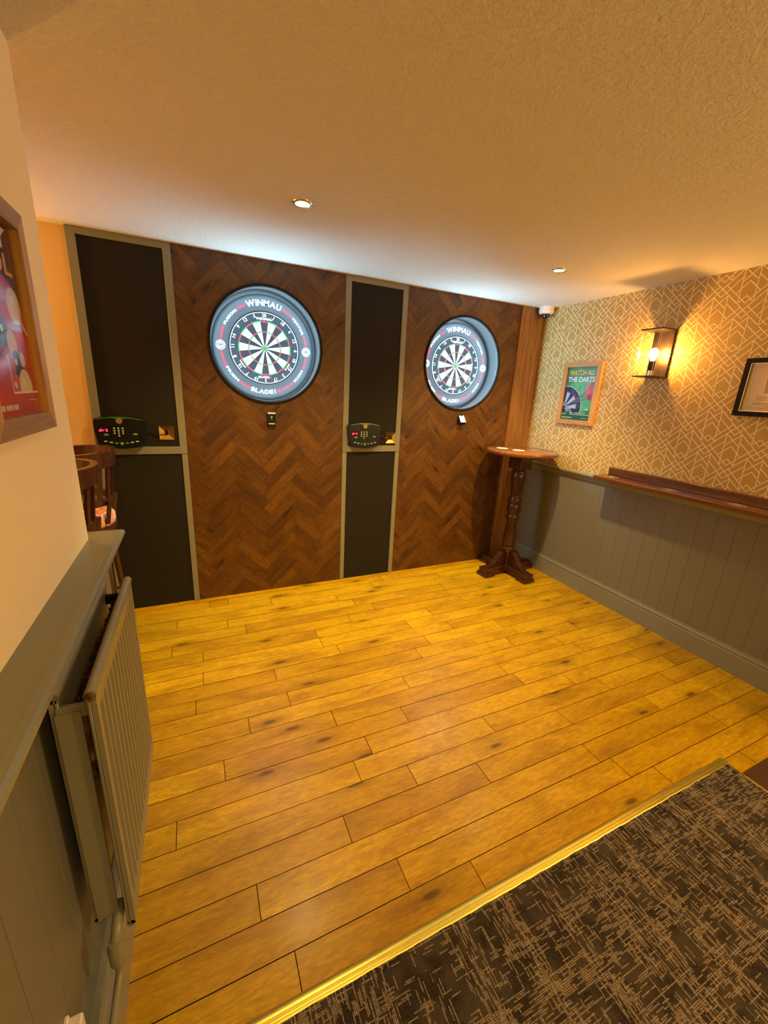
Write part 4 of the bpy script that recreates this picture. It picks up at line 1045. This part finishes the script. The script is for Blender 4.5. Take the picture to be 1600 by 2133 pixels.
for k in range(36):
    a = 0.80 + 0.445 * k / 35
    b.box((-0.248, a, 0.70), (-0.2150, a + 0.0015, 0.875 + random.uniform(-0.006, 0.004)))
b.build('convector_fins', M['rust'], t_)
for yy in (0.782, 1.235):
    b = MB(); b.box((-0.268, yy, 0.868), (-0.206, yy + 0.012, 0.895), 0, 0.002); b.build('bracket', M['radiator'] if yy < 1 else M['black_matt'], t_)
b = MB(); b.box((-0.268, 0.778, 0.34), (-0.229, 0.783, 0.885)); b.build('side_cover', M['radiator'], t_)
b = MB(); b.lathe([(0.0, 0.0), (0.009, 0.0), (0.009, 0.004), (0.004, 0.004), (0.004, 0.002)], 16, 0, Matrix.Translation((-0.207, 0.7615, 0.924)) @ Matrix.Rotation(R(90), 4, 'X')); b.build('end_cap', M['rust'], t_)
b = MB(); b.tube([(-0.230, 0.80, 0.345), (-0.230, 0.760, 0.340), (-0.232, 0.742, 0.325), (-0.233, 0.735, 0.30)], 0.011, 12); b.lathe([(0.0, 0.07), (0.012, 0.068), (0.016, 0.055), (0.016, 0.01), (0.012, 0.0)], 16, 0, Matrix.Translation((-0.233, 0.735, 0.255)))
b.build('valve', M['radiator'], t_)
b = MB(); b.tube([(-0.233, 0.735, 0.26), (-0.233, 0.73, 0.235), (-0.236, 0.70, 0.222), (-0.236, 0.30, 0.218)], 0.008, 12); b.build('pipe', M['radiator'], t_)
# white box low on the left panelling
t_ = thing('cable_box', 'small white box low on the left panelling at the bottom edge', 'junction box', (-0.30, 0.60, 0.235))
b = MB(); b.box((0.0, -0.045, 0), (0.028, 0.045, 0.085), 0, 0.003); b.build('lid', M['white_plastic'], t_)
b = MB(); b.box((-0.004, -0.048, -0.003), (0.006, 0.048, 0.088), 0, 0.002); b.build('back_box', M['white_plastic'], t_)

# ------------------------------------------------------------------ bar chairs in the alcove
def bar_chair():
    t_ = thing('bar_stool', 'x', 'bar stool', (0, 0, 0), (0, 0, 0), 'dark wooden bar stools in the alcove')
    sw = 0.19; zc = 1.078
    def hoop(r, z, dx=0.0): return [(dx + r * math.cos(R(a)), r * math.sin(R(a)), z) for a in range(-100, 101, 8)]
    b = MB(); pts = []
    n = 0
    A = [R(a) for a in range(-100, 101, 8)]
    vs = []; fs = []
    for i, a in enumerate(A):
        e = abs(i / (len(A) - 1) - 0.5) * 2; hgt = 0.042 * (1 - 0.35 * e ** 3); th = 0.014
        flare = 0.012
        for (dr, dz) in ((-th + flare, hgt), (th + flare, hgt), (th, -hgt), (-th, -hgt)):
            r = 0.205 + dr; vs.append((r * math.cos(a), r * math.sin(a), zc + dz))
    for i in range(len(A) - 1):
        for k in range(4): fs.append((i * 4 + k, i * 4 + (k + 1) % 4, (i + 1) * 4 + (k + 1) % 4, (i + 1) * 4 + k))
    fs += [(0, 1, 2, 3), tuple(range(len(vs) - 4, len(vs)))]
    b.mesh(vs, fs, 0, True); b.build('crest_rail', M['chair'], t_)
    b = MB(); vs = []; fs = []
    for i, a in enumerate(A):
        for (dr, dz) in ((-0.012, 0.018), (0.012, 0.018), (0.012, -0.018), (-0.012, -0.018)):
            r = 0.185 + dr; vs.append((r * math.cos(a), r * math.sin(a), 0.855 + dz))
    for i in range(len(A) - 1):
        for k in range(4): fs.append((i * 4 + k, i * 4 + (k + 1) % 4, (i + 1) * 4 + (k + 1) % 4, (i + 1) * 4 + k))
    fs += [(0, 1, 2, 3), tuple(range(len(vs) - 4, len(vs)))]
    b.mesh(vs, fs, 0, True); b.build('back_rail', M['chair'], t_)
    for a in range(-72, 73, 18):
        c, s_ = math.cos(R(a)), math.sin(R(a)); d = Vector((-s_, c, 0))
        lo = Vector((0.185 * c, 0.185 * s_, 0.86)); hi = Vector((0.205 * c, 0.205 * s_, 1.045)); n_ = Vector((c, s_, 0))
        b = MB(); w_ = 0.011; q = 0.006
        vs = [p + d * sx * w_ + n_ * sy * q for p in (lo, hi) for sx, sy in ((-1, -1), (1, -1), (1, 1), (-1, 1))]
        b.mesh(vs, [(0, 1, 2, 3), (4, 5, 6, 7), (0, 1, 5, 4), (1, 2, 6, 5), (2, 3, 7, 6), (3, 0, 4, 7)]); b.build('slat', M['chair'], t_)
    b = MB(); b.lathe([(0.0, 0.792), (0.12, 0.792), (0.175, 0.784), (0.188, 0.768), (0.190, 0.735), (0.184, 0.722), (0.0, 0.722)], 40); b.build('seat_cushion', M['cloth'], t_)
    b = MB(); b.lathe([(0.0, 0.722), (0.192, 0.722), (0.194, 0.700), (0.188, 0.672), (0.0, 0.672)], 40); b.build('seat_frame', M['chair'], t_)
    for sx in (-1, 1):
        for sy in (-1, 1):
            b = MB(); f = lambda k, z: (sx * k, sy * k, z)
            top = f(0.128, 0.70); bot = f(0.165, 0.0)
            b.tube([top, ((top[0] + bot[0]) / 2, (top[1] + bot[1]) / 2, 0.35), bot], [0.019, 0.017, 0.014], 10); b.build('leg', M['chair'], t_)
    for sy in (-1, 1):
        b = MB(); c = 0.152
        b.tube([(0.170, sy * 0.105, 0.74), (0.188, sy * 0.095, 0.86)], 0.011, 8); b.build('back_post', M['chair'], t_)
    b = MB(); c = 0.150
    for a, d in (((c, c), (c, -c)), ((c, -c), (-c, -c)), ((-c, -c), (-c, c)), ((-c, c), (c, c))): b.tube([(*a, 0.25), (*d, 0.25)], 0.010, 8)
    b.build('footrest', M['chair'], t_)
    return t_
c0 = bar_chair(); c0.location = (-0.622, 2.07, 0.0)
c0['label'] = 'dark wooden bar stool with curved back, nearest, half hidden by the cream wall'
dup(c0, (-0.622, 2.55, 0.0), None, 'dark wooden bar stool with curved back, farther one against the black panel')
